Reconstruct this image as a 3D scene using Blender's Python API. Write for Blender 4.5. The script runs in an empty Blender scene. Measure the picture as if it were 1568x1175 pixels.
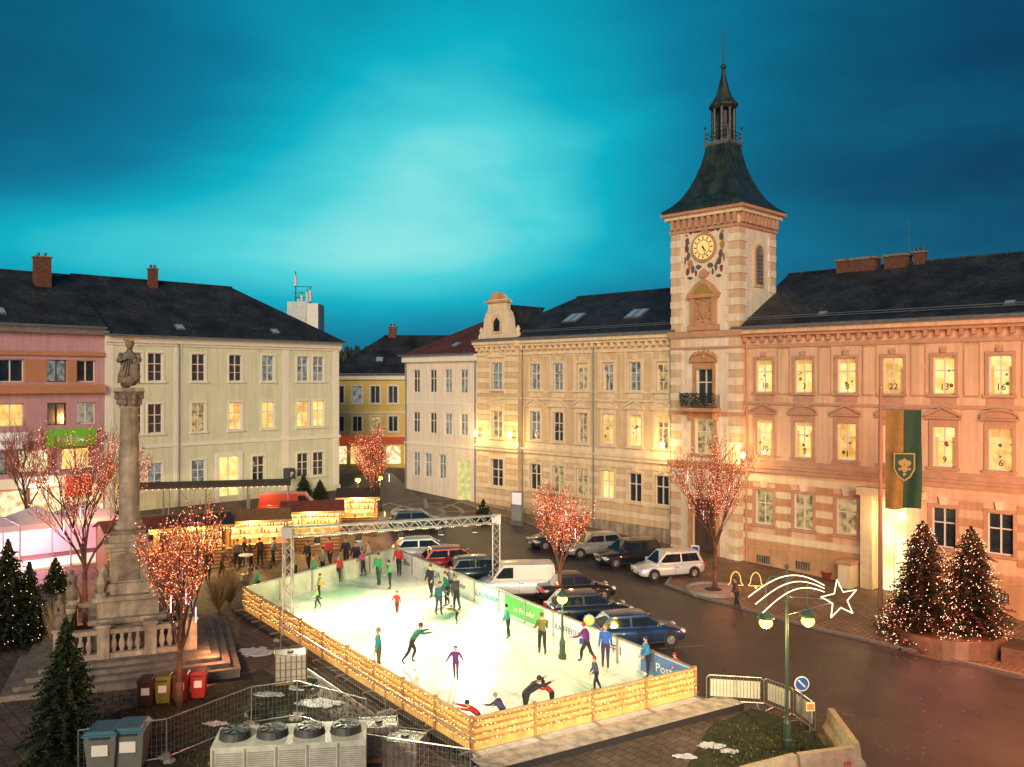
import bpy, bmesh, math, random
from mathutils import Vector, Matrix
random.seed(7)
R=random.Random(11)
scene=bpy.context.scene
SQ2=math.sqrt(2)
# ------------------------------------------------------------------ site survey
CAMH=11.5; F=1330.0
GA,GB,GC=-.0325,.0325,-1.583         # the square falls gently (about 4.6 %) towards the south-east
DS=Vector((-.7071,.7071))
def gz(x,y):
    s=((x)*DS.x+(y)*DS.y)
    s=max(-45,min(120,s))
    return .04596*s+GC
def site(px,py):
    """ground position of a surveyed bearing / depression pair"""
    r=(px-784)/F; m=(583-py)/F
    Y=(CAMH-GC)/(GA*r+GB-m)
    return Vector((r*Y,Y,gz(r*Y,Y)))
# ------------------------------------------------------------------ materials
MATS={}
def mat(name,col,rough=.7,var=.0,scale=4.0,bump=0.0,metal=0.0,em=None,es=0.0,spec=.5,bscale=None,col2=None,coat=0,streak=0):
    if name in MATS: return MATS[name]
    m=bpy.data.materials.new(name); m.use_nodes=True; nt=m.node_tree; n=nt.nodes; l=nt.links
    b=n['Principled BSDF']; b.inputs['Roughness'].default_value=rough; b.inputs['Metallic'].default_value=metal
    b.inputs['Base Color'].default_value=(*col,1)
    b.inputs['Specular IOR Level'].default_value=spec
    if coat: b.inputs['Coat Weight'].default_value=coat
    if var>0 or bump>0 or col2:
        tc=n.new('ShaderNodeTexCoord'); no=n.new('ShaderNodeTexNoise'); no.inputs['Scale'].default_value=scale; no.inputs['Detail'].default_value=6; no.inputs['Roughness'].default_value=.65
        l.new(tc.outputs['Object'],no.inputs['Vector'])
        if var>0 or col2:
            cr=n.new('ShaderNodeValToRGB'); e=cr.color_ramp.elements
            c2=col2 if col2 else tuple(min(1,c*(1+var)) for c in col)
            c1=tuple(c*(1-var) for c in col)
            e[0].position=.3; e[0].color=(*c1,1); e[1].position=.7; e[1].color=(*c2,1)
            l.new(no.outputs['Fac'],cr.inputs['Fac']); src=cr.outputs['Color']
            if streak:   # rain streaks running down the render
                mp=n.new('ShaderNodeMapping'); mp.inputs['Scale'].default_value=(2.2,2.2,.16); l.new(tc.outputs['Object'],mp.inputs['Vector'])
                n3=n.new('ShaderNodeTexNoise'); n3.inputs['Scale'].default_value=1.6; n3.inputs['Detail'].default_value=6; l.new(mp.outputs[0],n3.inputs['Vector'])
                mr=n.new('ShaderNodeMapRange'); mr.inputs['From Min'].default_value=.35; mr.inputs['From Max'].default_value=.65; mr.inputs['To Min'].default_value=1-streak; mr.inputs['To Max'].default_value=1.04; l.new(n3.outputs['Fac'],mr.inputs['Value'])
                vm=n.new('ShaderNodeVectorMath'); vm.operation='SCALE'; l.new(src,vm.inputs[0]); l.new(mr.outputs[0],vm.inputs['Scale']); src=vm.outputs[0]
            l.new(src,b.inputs['Base Color'])
        if bump>0:
            bu=n.new('ShaderNodeBump'); bu.inputs['Strength'].default_value=bump; bu.inputs['Distance'].default_value=.05
            n2=n.new('ShaderNodeTexNoise'); n2.inputs['Scale'].default_value=bscale or scale*5; n2.inputs['Detail'].default_value=5
            l.new(tc.outputs['Object'],n2.inputs['Vector']); l.new(n2.outputs['Fac'],bu.inputs['Height']); l.new(bu.outputs['Normal'],b.inputs['Normal'])
    if em:
        b.inputs['Emission Color'].default_value=(*em,1); b.inputs['Emission Strength'].default_value=es
        m.cycles.emission_sampling='NONE' if es<6 else 'AUTO'
    MATS[name]=m; return m
def nosample(m): m.cycles.emission_sampling='NONE'; return m
def brickmat(name,c1,c2,mortar,sx,bw,bh,rough=.8,bump=.4,mort=.02,rot=0,var=.25):
    m=bpy.data.materials.new(name); m.use_nodes=True; nt=m.node_tree;n=nt.nodes;l=nt.links;b=n['Principled BSDF']
    b.inputs['Roughness'].default_value=rough
    tc=n.new('ShaderNodeTexCoord'); mp=n.new('ShaderNodeMapping'); mp.inputs['Rotation'].default_value=(0,0,rot)
    l.new(tc.outputs['Object'],mp.inputs['Vector'])
    br=n.new('ShaderNodeTexBrick'); br.inputs['Scale'].default_value=sx
    br.inputs['Brick Width'].default_value=bw; br.inputs['Row Height'].default_value=bh; br.inputs['Mortar Size'].default_value=mort
    br.inputs['Color1'].default_value=(*c1,1); br.inputs['Color2'].default_value=(*c2,1); br.inputs['Mortar'].default_value=(*mortar,1)
    l.new(mp.outputs['Vector'],br.inputs['Vector'])
    no=n.new('ShaderNodeTexNoise'); no.inputs['Scale'].default_value=.6; no.inputs['Detail'].default_value=8
    l.new(tc.outputs['Object'],no.inputs['Vector'])
    mr=n.new('ShaderNodeMapRange'); mr.inputs['From Min'].default_value=.3; mr.inputs['From Max'].default_value=.7; mr.inputs['To Min'].default_value=1-var; mr.inputs['To Max'].default_value=1+var
    l.new(no.outputs['Fac'],mr.inputs['Value'])
    vm=n.new('ShaderNodeVectorMath'); vm.operation='SCALE'; l.new(br.outputs['Color'],vm.inputs[0]); l.new(mr.outputs[0],vm.inputs['Scale'])
    l.new(vm.outputs[0],b.inputs['Base Color'])
    bu=n.new('ShaderNodeBump'); bu.inputs['Strength'].default_value=bump; bu.inputs['Distance'].default_value=.02; bu.invert=True
    l.new(br.outputs['Fac'],bu.inputs['Height']); l.new(bu.outputs['Normal'],b.inputs['Normal'])
    MATS[name]=m; return m
def litmat(name,c1,c2,s,scale=1.6):
    m=bpy.data.materials.new(name); m.use_nodes=True; nt=m.node_tree;n=nt.nodes;l=nt.links;b=n['Principled BSDF']
    b.inputs['Base Color'].default_value=(.04,.03,.02,1); b.inputs['Roughness'].default_value=.15
    tc=n.new('ShaderNodeTexCoord'); no=n.new('ShaderNodeTexNoise'); no.inputs['Scale'].default_value=scale; no.inputs['Detail'].default_value=4
    l.new(tc.outputs['Object'],no.inputs['Vector'])
    cr=n.new('ShaderNodeValToRGB'); e=cr.color_ramp.elements; e[0].position=.36; e[0].color=(*c1,1); e[1].position=.6; e[1].color=(*c2,1)
    l.new(no.outputs['Fac'],cr.inputs['Fac']); l.new(cr.outputs['Color'],b.inputs['Emission Color']); b.inputs['Emission Strength'].default_value=s
    m.cycles.emission_sampling='NONE'; MATS[name]=m; return m
cream=mat('plaster_cream',(.70,.52,.30),.85,.10,.7,.25,streak=.16)
creamL=mat('plaster_trim_light',(.80,.65,.43),.8,.1,1.5,.25,streak=.1)
salmon=mat('plaster_salmon',(.75,.48,.30),.85,.10,.7,.25,streak=.16)
salmonD=mat('plaster_rust',(.55,.30,.15),.85,.16,1.0,.3,streak=.14)
trimD=mat('trim_terracotta',(.52,.29,.18),.8,.15,1.5,.3)
towL=mat('tower_stripe_light',(.82,.70,.52),.8,.1,1.2,.25,streak=.14)
towD=mat('tower_stripe_ochre',(.68,.47,.28),.8,.12,1.2,.25,streak=.12)
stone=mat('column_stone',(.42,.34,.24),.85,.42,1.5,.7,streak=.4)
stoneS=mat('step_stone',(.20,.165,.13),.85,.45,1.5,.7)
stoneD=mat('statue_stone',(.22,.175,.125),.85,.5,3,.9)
greenw=mat('plaster_pale_green',(.68,.70,.50),.85,.06,.6,.15,streak=.12)
whitetrim=mat('white_trim',(.80,.77,.66),.7,.05,2,.1)
pinkw=mat('plaster_pink',(.54,.31,.34),.85,.1,.7,.2,streak=.14)
pinkd=mat('plaster_brown_band',(.48,.22,.11),.85,.1,.7,.2)
ivory=mat('plaster_ivory',(.80,.71,.58),.85,.06,.7,.15,streak=.12)
yellow=mat('plaster_yellow',(.76,.55,.16),.85,.08,.7,.15)
orange=mat('plaster_orange',(.55,.25,.06),.85,.08,.7,.15)
frame=mat('window_frame_white',(.72,.68,.6),.5)
frameD=mat('window_frame_dark',(.08,.05,.04),.5)
glassD=mat('window_glass_dark',(.02,.03,.04),.08,.5,2,spec=.8)
glassB=litmat('window_glass_curtained',(.05,.08,.085),(.26,.30,.27),.8,2.8)
lit1=litmat('window_lit_warm',(.72,.32,.05),(1,.68,.20),1.1)
lit2=litmat('window_lit_yellow',(.95,.56,.12),(1,.80,.30),1.2)
lit3=litmat('window_lit_dim',(.10,.08,.04),(.62,.42,.16),.9,3)
shoplit=litmat('shop_window_lit',(.55,.28,.10),(1,.85,.50),1.5,2.2)
doorglow=litmat('portal_glow',(1,.66,.20),(1,.88,.45),1.9,.8)
slate=brickmat('roof_slate',(.018,.020,.023),(.040,.041,.040),(.006,.006,.007),1,.3,.22,.6,.7,.02,0,.7)
redtile=brickmat('roof_red_tile',(.12,.028,.02),(.18,.05,.035),(.03,.012,.01),1,.3,.25,.8,.6,.03)
copper=mat('tower_roof_patina',(.014,.024,.022),.45,.4,1.2,.3,col2=(.045,.075,.06),streak=.4)
zinc=mat('zinc_flashing',(.25,.27,.27),.45,.2,3,metal=.6)
brick=mat('chimney_brick',(.14,.055,.035),.9,.35,5,.5)
ironB=mat('iron_black',(.02,.02,.02),.5)
steel=mat('galvanised_steel',(.42,.42,.40),.38,.15,6,metal=.85)
alu=mat('aluminium_truss',(.62,.62,.6),.35,metal=.5)
gold=mat('gilding',(.75,.48,.12),.35,.1,8,metal=.6)
asphalt=mat('asphalt',(.050,.042,.042),.42,.45,.4,.4,bscale=60)
paver=brickmat('concrete_pavers',(.09,.065,.05),(.13,.09,.065),(.035,.027,.022),1,.42,.42,.7,.5,.018,.78,.4)
paverR=brickmat('clay_pavers',(.20,.115,.065),(.26,.16,.095),(.06,.04,.028),1,.5,.25,.7,.5,.02,-.78,.35)
kerbm=mat('kerb_granite',(.28,.25,.22),.8,.2,6,.4)
grassm=mat('grass',(.026,.030,.010),.95,.5,3,.8)
snow=mat('snow',(.55,.56,.58),.6,.3,2.5,.8)
soil=mat('soil',(.05,.033,.02),.95,.4,4,.9)
marking=mat('road_marking_white',(.30,.28,.25),.7,.4,4)
wood=mat('wood_plank',(.30,.14,.05),.7,.3,4,.4)
woodL=mat('wood_board_light',(.55,.34,.13),.7,.3,3,.3)
bark=mat('bark',(.11,.06,.04),.9,.4,6,.8)
twig=mat('twig_bark',(.28,.10,.055),.8,.3,6)  # reddened: glow of the tree lights put into the twig colour
needle=mat('conifer_needles',(.022,.040,.016),.75,.5,3)
needle2=mat('conifer_needles_light',(.07,.085,.035),.75,.4,3)
needleR=mat('conifer_needles_redlit',(.20,.055,.032),.75,.4,3)  # reddish light on the decorated firs put into the needle colour
bulbR=nosample(mat('bulb_red_orange',(.8,.2,.1),.4,em=(1,.18,.06),es=2.6))
bulbW=nosample(mat('bulb_warm_white',(.9,.8,.6),.4,em=(1,.58,.20),es=4))
bulbP=nosample(mat('bulb_pink_white',(.9,.8,.8),.4,em=(1,.45,.30),es=3.4))
tubeW=nosample(mat('light_tube_cool',(.9,.9,.9),.4,em=(.75,.8,1),es=2.2))
lampG=nosample(mat('lamp_glass_glow',(.9,.9,.7),.3,em=(1,.78,.22),es=7))
lampY=nosample(mat('lamp_globe_yellow',(.8,.7,.3),.3,em=(1,.72,.10),es=2.2))
tyre=mat('tyre_rubber',(.015,.015,.015),.8)
hub=mat('wheel_hub',(.45,.45,.45),.35,metal=.8)
carglass=mat('car_glass',(.012,.016,.02),.05,spec=.9)
headl=mat('headlamp_glass',(.7,.7,.7),.15)
taill=mat('tail_lamp_red',(.4,.01,.01),.2,em=(1,.03,.01),es=.35)
platem=mat('number_plate',(.7,.7,.68),.5)
blackp=mat('black_plastic',(.02,.02,.022),.5)
skin=mat('skin',(.55,.32,.21),.6)
# ------------------------------------------------------------------ mesh builder
class MB:
    def __init__(s): s.v=[];s.f=[];s.m=[];s.mats=[];s.sm=[];s.M=Matrix.Identity(4);s.smooth=False
    def mi(s,m):
        if m not in s.mats: s.mats.append(m)
        return s.mats.index(m)
    def add(s,pts): 
        i=len(s.v); s.v.extend([tuple(s.M@Vector(p)) for p in pts]); return i
    def face(s,idx,m): s.f.append(tuple(idx)); s.m.append(s.mi(m)); s.sm.append(s.smooth)
    def poly(s,pts,m): i=s.add(pts); s.face(range(i,i+len(pts)),m)
    def box(s,x0,x1,y0,y1,z0,z1,m,top=None):
        i=s.add([(x0,y0,z0),(x1,y0,z0),(x1,y1,z0),(x0,y1,z0),(x0,y0,z1),(x1,y0,z1),(x1,y1,z1),(x0,y1,z1)])
        for q in ((0,3,2,1),(0,1,5,4),(1,2,6,5),(2,3,7,6),(3,0,4,7)): s.face([i+k for k in q],m)
        s.face([i+k for k in (4,5,6,7)],top or m)
    def cyl(s,p0,p1,r0,r1,n,m,caps=True):
        p0=Vector(p0);p1=Vector(p1);d=(p1-p0)
        if d.length<1e-6: return
        d.normalize(); a=Vector((0,0,1)) if abs(d.z)<.9 else Vector((1,0,0)); u=d.cross(a).normalized(); w=d.cross(u)
        A=[];B=[]
        for k in range(n):
            t=2*math.pi*k/n; o=u*math.cos(t)+w*math.sin(t); A.append(p0+o*r0); B.append(p1+o*r1)
        i=s.add(A+B)
        for k in range(n): s.face((i+k,i+(k+1)%n,i+n+(k+1)%n,i+n+k),m)
        if caps: s.face([i+k for k in range(n)][::-1],m); s.face([i+n+k for k in range(n)],m)
    def tube(s,pts,r,n,m):
        for a,b in zip(pts[:-1],pts[1:]): s.cyl(a,b,r,r,n,m,False)
    def rev(s,cx,cy,prof,n,m,rot=0,sy=1):
        rings=[]
        for r,z in prof:
            rings.append(s.add([(cx+r*math.cos(rot+2*math.pi*k/n),cy+sy*r*math.sin(rot+2*math.pi*k/n),z) for k in range(n)]))
        for a,b in zip(rings[:-1],rings[1:]):
            for k in range(n): s.face((a+k,a+(k+1)%n,b+(k+1)%n,b+k),m)
        s.face([rings[-1]+k for k in range(n)],m); s.face([rings[0]+k for k in range(n)][::-1],m)
    def sph(s,c,r,m,n=8,sc=(1,1,1)):
        h=max(3,n//2); rings=[]
        for j in range(h+1):
            a=-math.pi/2+math.pi*j/h
            rr=max(1e-4,math.cos(a)); rings.append(s.add([(c[0]+sc[0]*r*rr*math.cos(2*math.pi*k/n),c[1]+sc[1]*r*rr*math.sin(2*math.pi*k/n),c[2]+sc[2]*r*math.sin(a)) for k in range(n)]))
        for a,b in zip(rings[:-1],rings[1:]):
            for k in range(n): s.face((a+k,a+(k+1)%n,b+(k+1)%n,b+k),m)
    def octa(s,c,r,m):
        x,y,z=c; i=s.add([(x+r,y,z),(x,y+r,z),(x-r,y,z),(x,y-r,z),(x,y,z+r),(x,y,z-r)])
        for k in range(4): s.face((i+k,i+(k+1)%4,i+4),m); s.face((i+(k+1)%4,i+k,i+5),m)
    def prism(s,poly2,y0,y1,m,mf=None):
        """extrude an outline given in (x,z) between y0 and y1"""
        n=len(poly2); i=s.add([(x,y0,z) for x,z in poly2]+[(x,y1,z) for x,z in poly2])
        s.face([i+k for k in range(n)],mf or m); s.face([i+n+k for k in range(n)][::-1],m)
        for k in range(n): s.face((i+k,i+n+k,i+n+(k+1)%n,i+(k+1)%n),m)
    def build(s,name,parent=None,loc=None,rot=None):
        me=bpy.data.meshes.new(name); me.from_pydata(s.v,[],s.f)
        for m in s.mats: me.materials.append(m)
        me.polygons.foreach_set('material_index',s.m); me.polygons.foreach_set('use_smooth',s.sm); me.update()
        o=bpy.data.objects.new(name,me); scene.collection.objects.link(o)
        if parent: o.parent=parent
        if loc is not None: o.location=loc
        if rot is not None: o.rotation_euler=(0,0,rot)
        return o
def empty(name,loc,rot=0):
    e=bpy.data.objects.new(name,None); scene.collection.objects.link(e); e.location=loc; e.rotation_euler=(0,0,rot); e.empty_display_size=.3; return e
def text(s,parent,loc,size,m,rot=(math.pi/2,0,0),name='lettering',align='CENTER'):
    c=bpy.data.curves.new(name,'FONT'); c.body=s; c.size=size; c.extrude=.004; c.align_x=align; c.resolution_u=2
    t=bpy.data.objects.new(name,c); scene.collection.objects.link(t)
    dg=bpy.context.evaluated_depsgraph_get(); me=bpy.data.meshes.new_from_object(t.evaluated_get(dg))
    bpy.data.objects.remove(t); o=bpy.data.objects.new(name,me); scene.collection.objects.link(o)
    me.materials.clear(); me.materials.append(m); o.parent=parent; o.location=loc; o.rotation_euler=rot; return o
def light(name,kind,parent,loc,energy,col,size=.2,rot=None,spot=None,blend=.6):
    L=bpy.data.lights.new(name,kind); L.energy=energy; L.color=col
    if kind in('POINT','SPOT'): L.shadow_soft_size=size
    if kind=='SPOT': L.spot_size=spot or 2.2; L.spot_blend=blend
    o=bpy.data.objects.new(name,L); scene.collection.objects.link(o); o.location=loc
    if parent: o.parent=parent
    if rot is not None: o.rotation_euler=rot
    return o
# ------------------------------------------------------------------ facade helpers
def wall(mb,x0,x1,z0,z1,y,ops,m,rev=.2,revm=None):
    """ops: (xc,w,za,zb)"""
    xs={x0,x1}; zs={z0,z1}
    for o in ops: xs|={o[0]-o[1]/2,o[0]+o[1]/2}; zs|={o[2],o[3]}
    xs=sorted(v for v in xs if x0<=v<=x1); zs=sorted(v for v in zs if z0<=v<=z1)
    for a,b in zip(xs[:-1],xs[1:]):
        if b-a<1e-4: continue
        for c,d in zip(zs[:-1],zs[1:]):
            if d-c<1e-4: continue
            X=(a+b)/2;Z=(c+d)/2
            if any(abs(X-o[0])<o[1]/2 and o[2]<Z<o[3] for o in ops): continue
            mb.poly([(a,y,c),(b,y,c),(b,y,d),(a,y,d)],m)
    for o in ops:
        a=o[0]-o[1]/2;b=o[0]+o[1]/2;c=o[2];d=o[3];r=revm or m
        mb.poly([(a,y,c),(a,y,d),(a,y+rev,d),(a,y+rev,c)],r); mb.poly([(b,y,d),(b,y,c),(b,y+rev,c),(b,y+rev,d)],r)
        mb.poly([(a,y,d),(b,y,d),(b,y+rev,d),(a,y+rev,d)],r); mb.poly([(b,y,c),(a,y,c),(a,y+rev,c),(b,y+rev,c)],r)
def win(mb,o,y,g,fr=None,rev=.2,style=2,trans=.62):
    fr=fr or frame
    a=o[0]-o[1]/2;b=o[0]+o[1]/2;c=o[2];d=o[3]
    mb.poly([(a,y+rev,c),(b,y+rev,c),(b,y+rev,d),(a,y+rev,d)],g)
    t=.07; y0=y+rev-.08;y1=y+rev-.01
    mb.box(a,a+t,y0,y1,c,d,fr);mb.box(b-t,b,y0,y1,c,d,fr);mb.box(a+t,b-t,y0,y1,c,c+t,fr);mb.box(a+t,b-t,y0,y1,d-t,d,fr)
    if style>=1: mb.box(o[0]-.04,o[0]+.04,y0,y1-.004,c+t,d-t,fr)
    if style>=2:
        z=c+(d-c)*trans; mb.box(a+t,o[0]-.04,y0,y1-.002,z-.035,z+.035,fr); mb.box(o[0]+.04,b-t,y0,y1-.002,z-.035,z+.035,fr)
    if style>=3:
        zz=c+(d-c)*.33
        mb.box(a+t,o[0]-.04,y0+.02,y1-.003,zz-.02,zz+.02,fr); mb.box(o[0]+.04,b-t,y0+.02,y1-.003,zz-.02,zz+.02,fr)
def surround(mb,o,y,m,t=.16,p=.07,sill=True,ped=None):
    a=o[0]-o[1]/2;b=o[0]+o[1]/2;c=o[2];d=o[3]
    mb.box(a-t,a,y-p,y+.02,c,d,m);mb.box(b,b+t,y-p,y+.02,c,d,m);mb.box(a-t,b+t,y-p-.01,y+.02,d,d+t,m)
    if sill: mb.box(a-t-.08,b+t+.08,y-p-.10,y+.02,c-.14,c,m)
    if ped:
        z=d+t+.22
        mb.box(a-t,b+t,y-p+.02,y+.01,d+t+.002,z,m)
        mb.box(a-t-.16,b+t+.16,y-p-.16,y+.02,z,z+.10,m)
        if ped=='tri':
            mb.prism([(a-t-.16,z+.102),(b+t+.16,z+.102),(o[0],z+.55)],y-p-.03,y+.02,m)
            for sg in(-1,1):
                xa=o[0]+sg*(o[1]/2+t+.20)
                mb.prism([(xa,z+.12),(o[0],z+.58),(o[0],z+.69),(xa,z+.23)] if sg<0 else [(o[0],z+.58),(xa,z+.12),(xa,z+.23),(o[0],z+.69)],y-p-.17,y-p-.032,m)
        else:
            W=o[1]/2+t+.16; n=8
            arc=[(o[0]+W*math.cos(math.pi-math.pi*k/n),z+.102+.42*math.sin(math.pi*k/n)) for k in range(n+1)]
            mb.prism(arc[::-1],y-p-.03,y+.02,m)
            for k in range(n):
                p1=arc[k];p2=arc[k+1]
                mb.prism([(p1[0],p1[1]),(p2[0],p2[1]),(p2[0],p2[1]+.1),(p1[0],p1[1]+.1)],y-p-.17,y-p-.032,m)
def courses(mb,x0,x1,z0,z1,y,ops,m,h=.42,gap=.05,p=.04,m2=None):
    z=z0;k=0
    while z+h-gap<=z1+.01:
        seg=[(x0,x1)]
        for o in ops:
            if o[3]+.18>z and o[2]-.14<z+h:
                a=o[0]-o[1]/2-.18;b=o[0]+o[1]/2+.18; ns=[]
                for s_,e_ in seg:
                    if b<=s_ or a>=e_: ns.append((s_,e_)); continue
                    if a>s_: ns.append((s_,a))
                    if b<e_: ns.append((b,e_))
                seg=ns
        for s_,e_ in seg:
            if e_-s_>.1: mb.box(s_,e_,y-p,y+.01,z,z+h-gap,(m2 if (m2 and k%2) else m))
        z+=h;k+=1
def gable_roof(mb,x0,x1,ye,yr,yb,ze,zr,m,hipL=0,hipR=0,wallm=None):
    A=(x0,ye,ze);B=(x1,ye,ze);C=(x1,yb,ze);D=(x0,yb,ze);P=(x0+hipL,yr,zr);Q=(x1-hipR,yr,zr)
    mb.poly([A,B,Q,P],m);mb.poly([C,D,P,Q],m)
    mb.poly([B,C,Q],m if hipR else (wallm or m)); mb.poly([D,A,P],m if hipL else (wallm or m))
    mb.poly([D,C,B,A],m)
    mb.cyl((P[0],yr,zr+.02),(Q[0],yr,zr+.02),.11,.11,6,m)
    mb.cyl((x0,ye-.06,ze-.02),(x1,ye-.06,ze-.02),.09,.09,6,zinc)
def chimney(mb,x,y,z0,z1,w=.7,d=.5):
    mb.box(x-w/2,x+w/2,y-d/2,y+d/2,z0,z1,brick); mb.box(x-w/2-.07,x+w/2+.07,y-d/2-.07,y+d/2+.07,z1,z1+.12,stoneD)
    for k in(-1,1): mb.cyl((x+k*w*.22,y,z1+.12),(x+k*w*.22,y,z1+.4),.1,.09,6,ironB)
def skylight(mb,x,ye,ze,yr,zr,f,w=.8,l=1.1):
    s=Vector((0,yr-ye,zr-ze)); s.normalize(); n=Vector((0,-s.z,s.y)); p=Vector((x,ye+(yr-ye)*f,ze+(zr-ze)*f))
    c4=[p+Vector((-w/2,0,0)),p+Vector((w/2,0,0)),p+Vector((w/2,0,0))+s*l,p+Vector((-w/2,0,0))+s*l]
    lo=[a+n*.005 for a in c4]; hi=[a+n*.12 for a in c4]
    for k in range(4): mb.poly([lo[k],lo[(k+1)%4],hi[(k+1)%4],hi[k]],zinc)
    mb.poly(hi,zinc)
    c=sum(hi,Vector())/4; mb.poly([c+(a-c)*.86+n*.006 for a in hi],skyglass)
skyglass=mat('rooflight_glass',(.45,.65,.7),.12,metal=.4)

# ================================================================== TOWN HALL
HA=math.radians(-45.2)
hall=empty('town_hall',(-2.7,74.1,0),HA)
w=MB(); W2=MB(); D_=MB()     # walls, windows, decoration
LW=[6.5,8.95,11.4,13.9,16.4,18.75]
RW=[26.6,29.25,31.95,34.65,37.4,40.2,43.0,45.8,48.6]
def rowset(xs,za,zb,wd): return [(x,wd,za,zb) for x in xs]
topL=rowset(LW,10.75,12.85,1.05); midL=rowset(LW,6.75,9.05,1.1); botL=rowset(LW,2.75,4.85,1.2)
topR=rowset(RW,10.75,12.85,1.12); midR=rowset(RW,6.75,9.0,1.15); botR=[(x,1.25,2.35,4.55) for x in RW if abs(x-34.65)>.1]
portal=(34.65,1.9,-.95,4.6)
wall(w,4.9,19.9,-2,14.3,0,topL+midL+botL,cream)
wall(w,25.1,52,-2,14.3,0,topR+midR+botR+[portal],salmon)
rz=[(2.45,1.3,10.75,13.0),(2.45,1.3,6.75,9.0),(2.45,1.5,2.7,5.0)]
wall(w,0,4.9,-2,14.3,-.35,rz,cream)
w.box(0,4.9,-.345,0,14.3,14.9,cream)
w.poly([(4.9,-.35,-2),(4.9,0,-2),(4.9,0,14.3),(4.9,-.35,14.3)],cream)
w.poly([(0,-.35,-2),(0,12,-2),(0,12,14.9),(0,-.35,14.9)],cream)
w.poly([(0,12,-2),(52,12,-2),(52,12,14.9),(0,12,14.9)],cream)
w.poly([(52,0,-2),(52,14,-2),(52,14,14.9),(52,0,14.9)],salmon)
kindsR={0:[lit2,lit2,lit2,lit1,lit2,lit2,lit1,lit2,lit1],1:[lit2,lit2,lit1,lit2,lit2,lit1,lit2,lit1,lit2]}
for k,o in enumerate(topL): win(W2,o,0,[glassB,glassB,lit3,glassB,glassB,lit3][k],style=3)
for k,o in enumerate(midL): win(W2,o,0,[glassB,glassD,lit3,lit1,lit2,lit3][k],style=3)
for k,o in enumerate(botL): win(W2,o,0,[glassD,lit3,lit3,lit2,glassD,glassD][k],style=2)
for k,o in enumerate(topR): win(W2,o,0,kindsR[0][k],style=2)
for k,o in enumerate(midR): win(W2,o,0,kindsR[1][k],style=2)
for k,o in enumerate(botR): win(W2,o,0,[lit3,lit3,lit3,glassD,glassD,lit3,glassD,glassD][k],style=2)
for k,o in enumerate(rz): win(W2,o,-.35,[glassB,lit3,glassD][k],style=3)
curt=mat('curtain_fabric',(.45,.30,.12),.9,.15,6,em=(1,.50,.12),es=.45)
for o in topR+midR+midL[2:]+topL[2:]:
    if R.random()<.5:
        hgt_=R.uniform(.15,.5); W2.poly([(o[0]-o[1]/2+.05,.192,o[3]-hgt_),(o[0]+o[1]/2-.05,.192,o[3]-hgt_),(o[0]+o[1]/2-.05,.192,o[3]-.05),(o[0]-o[1]/2+.05,.192,o[3]-.05)],curt)
    if R.random()<.5:
        for sg in(-1,1): x1=o[0]+sg*(o[1]/2-.05); x2=o[0]+sg*(o[1]/2-.22); W2.poly([(min(x1,x2),.194,o[2]+.05),(max(x1,x2),.194,o[2]+.05),(max(x1,x2),.194,o[3]-.6),(min(x1,x2),.194,o[3]-.6)],curt)
W2.box(33.7,35.6,.195,.22,-2,4.6,doorglow)
W2.box(34.63,34.68,.13,.19,-1,3.4,frame)
W2.box(33.7,35.6,.12,.19,3.4,3.5,frame)
D_.box(33.0,33.68,-.55,0.01,-2,4.9,creamL);D_.box(35.62,36.3,-.55,.01,-2,4.9,creamL);D_.box(32.8,36.5,-.7,.01,4.9,5.35,creamL)
D_.box(33.68,35.62,-.5,.01,4.62,4.9,creamL)
D_.box(32.1,32.8,-1.5,-.1,-2,.9,creamL); D_.box(36.5,37.2,-1.5,-.1,-2,.9,creamL); D_.box(32.0,32.9,-1.6,-.05,.9,1.05,trimD); D_.box(36.4,37.3,-1.6,-.05,.9,1.05,trimD)
for i,o in enumerate(topL+topR):
    tm=creamL if i<6 else trimD
    surround(D_,o,0,tm,.17,.07); D_.box(o[0]-.16,o[0]+.16,-.14,-.002,13.03,13.3,tm)
    D_.box(o[0]-o[1]/2-.1,o[0]+o[1]/2+.1,-.04,.01,10.2,10.58,tm)
for i,o in enumerate(midL): surround(D_,o,0,creamL,.16,.07,ped='tri' if i%2==0 else 'seg')
for i,o in enumerate(midR): surround(D_,o,0,trimD,.18,.08,ped='tri' if i%2==0 else 'seg')
for i,o in enumerate(botL): surround(D_,o,0,creamL,.16,.08); D_.prism([(o[0]-.16,4.99),(o[0]+.16,4.99),(o[0]+.24,5.4),(o[0]-.24,5.4)],-.16,-.01,creamL)
for i,o in enumerate(botR): surround(D_,o,0,trimD,.18,.08); D_.prism([(o[0]-.16,4.7),(o[0]+.16,4.7),(o[0]+.24,5.15),(o[0]-.24,5.15)],-.16,-.01,creamL)
for o in rz[:2]: surround(D_,o,-.35,creamL,.2,.1,ped='seg')
surround(D_,rz[2],-.35,creamL,.2,.1)
for xs,tm in((LW,creamL),(RW,salmonD)):
    for a,b in zip(xs[:-1],xs[1:]):
        xm=(a+b)/2
        D_.box(xm-.42,xm+.42,-.03,.01,10.6,13.55,creamL if tm is creamL else salmonD)
        D_.box(xm-.34,xm+.34,-.045,-.03,10.7,13.45,cream if tm is creamL else salmon)
courses(D_,4.9,19.9,1.2,5.6,0,botL,cream,.44,.06,.05,creamL)
courses(D_,25.1,32.9,.9,5.5,0,botR,salmonD,.46,.06,.05,creamL)
courses(D_,36.6,52,.9,5.5,0,botR,salmonD,.46,.06,.05,salmon)
courses(D_,0,4.9,1.2,13.6,-.35,rz,cream,.44,.06,.05,creamL)
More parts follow.
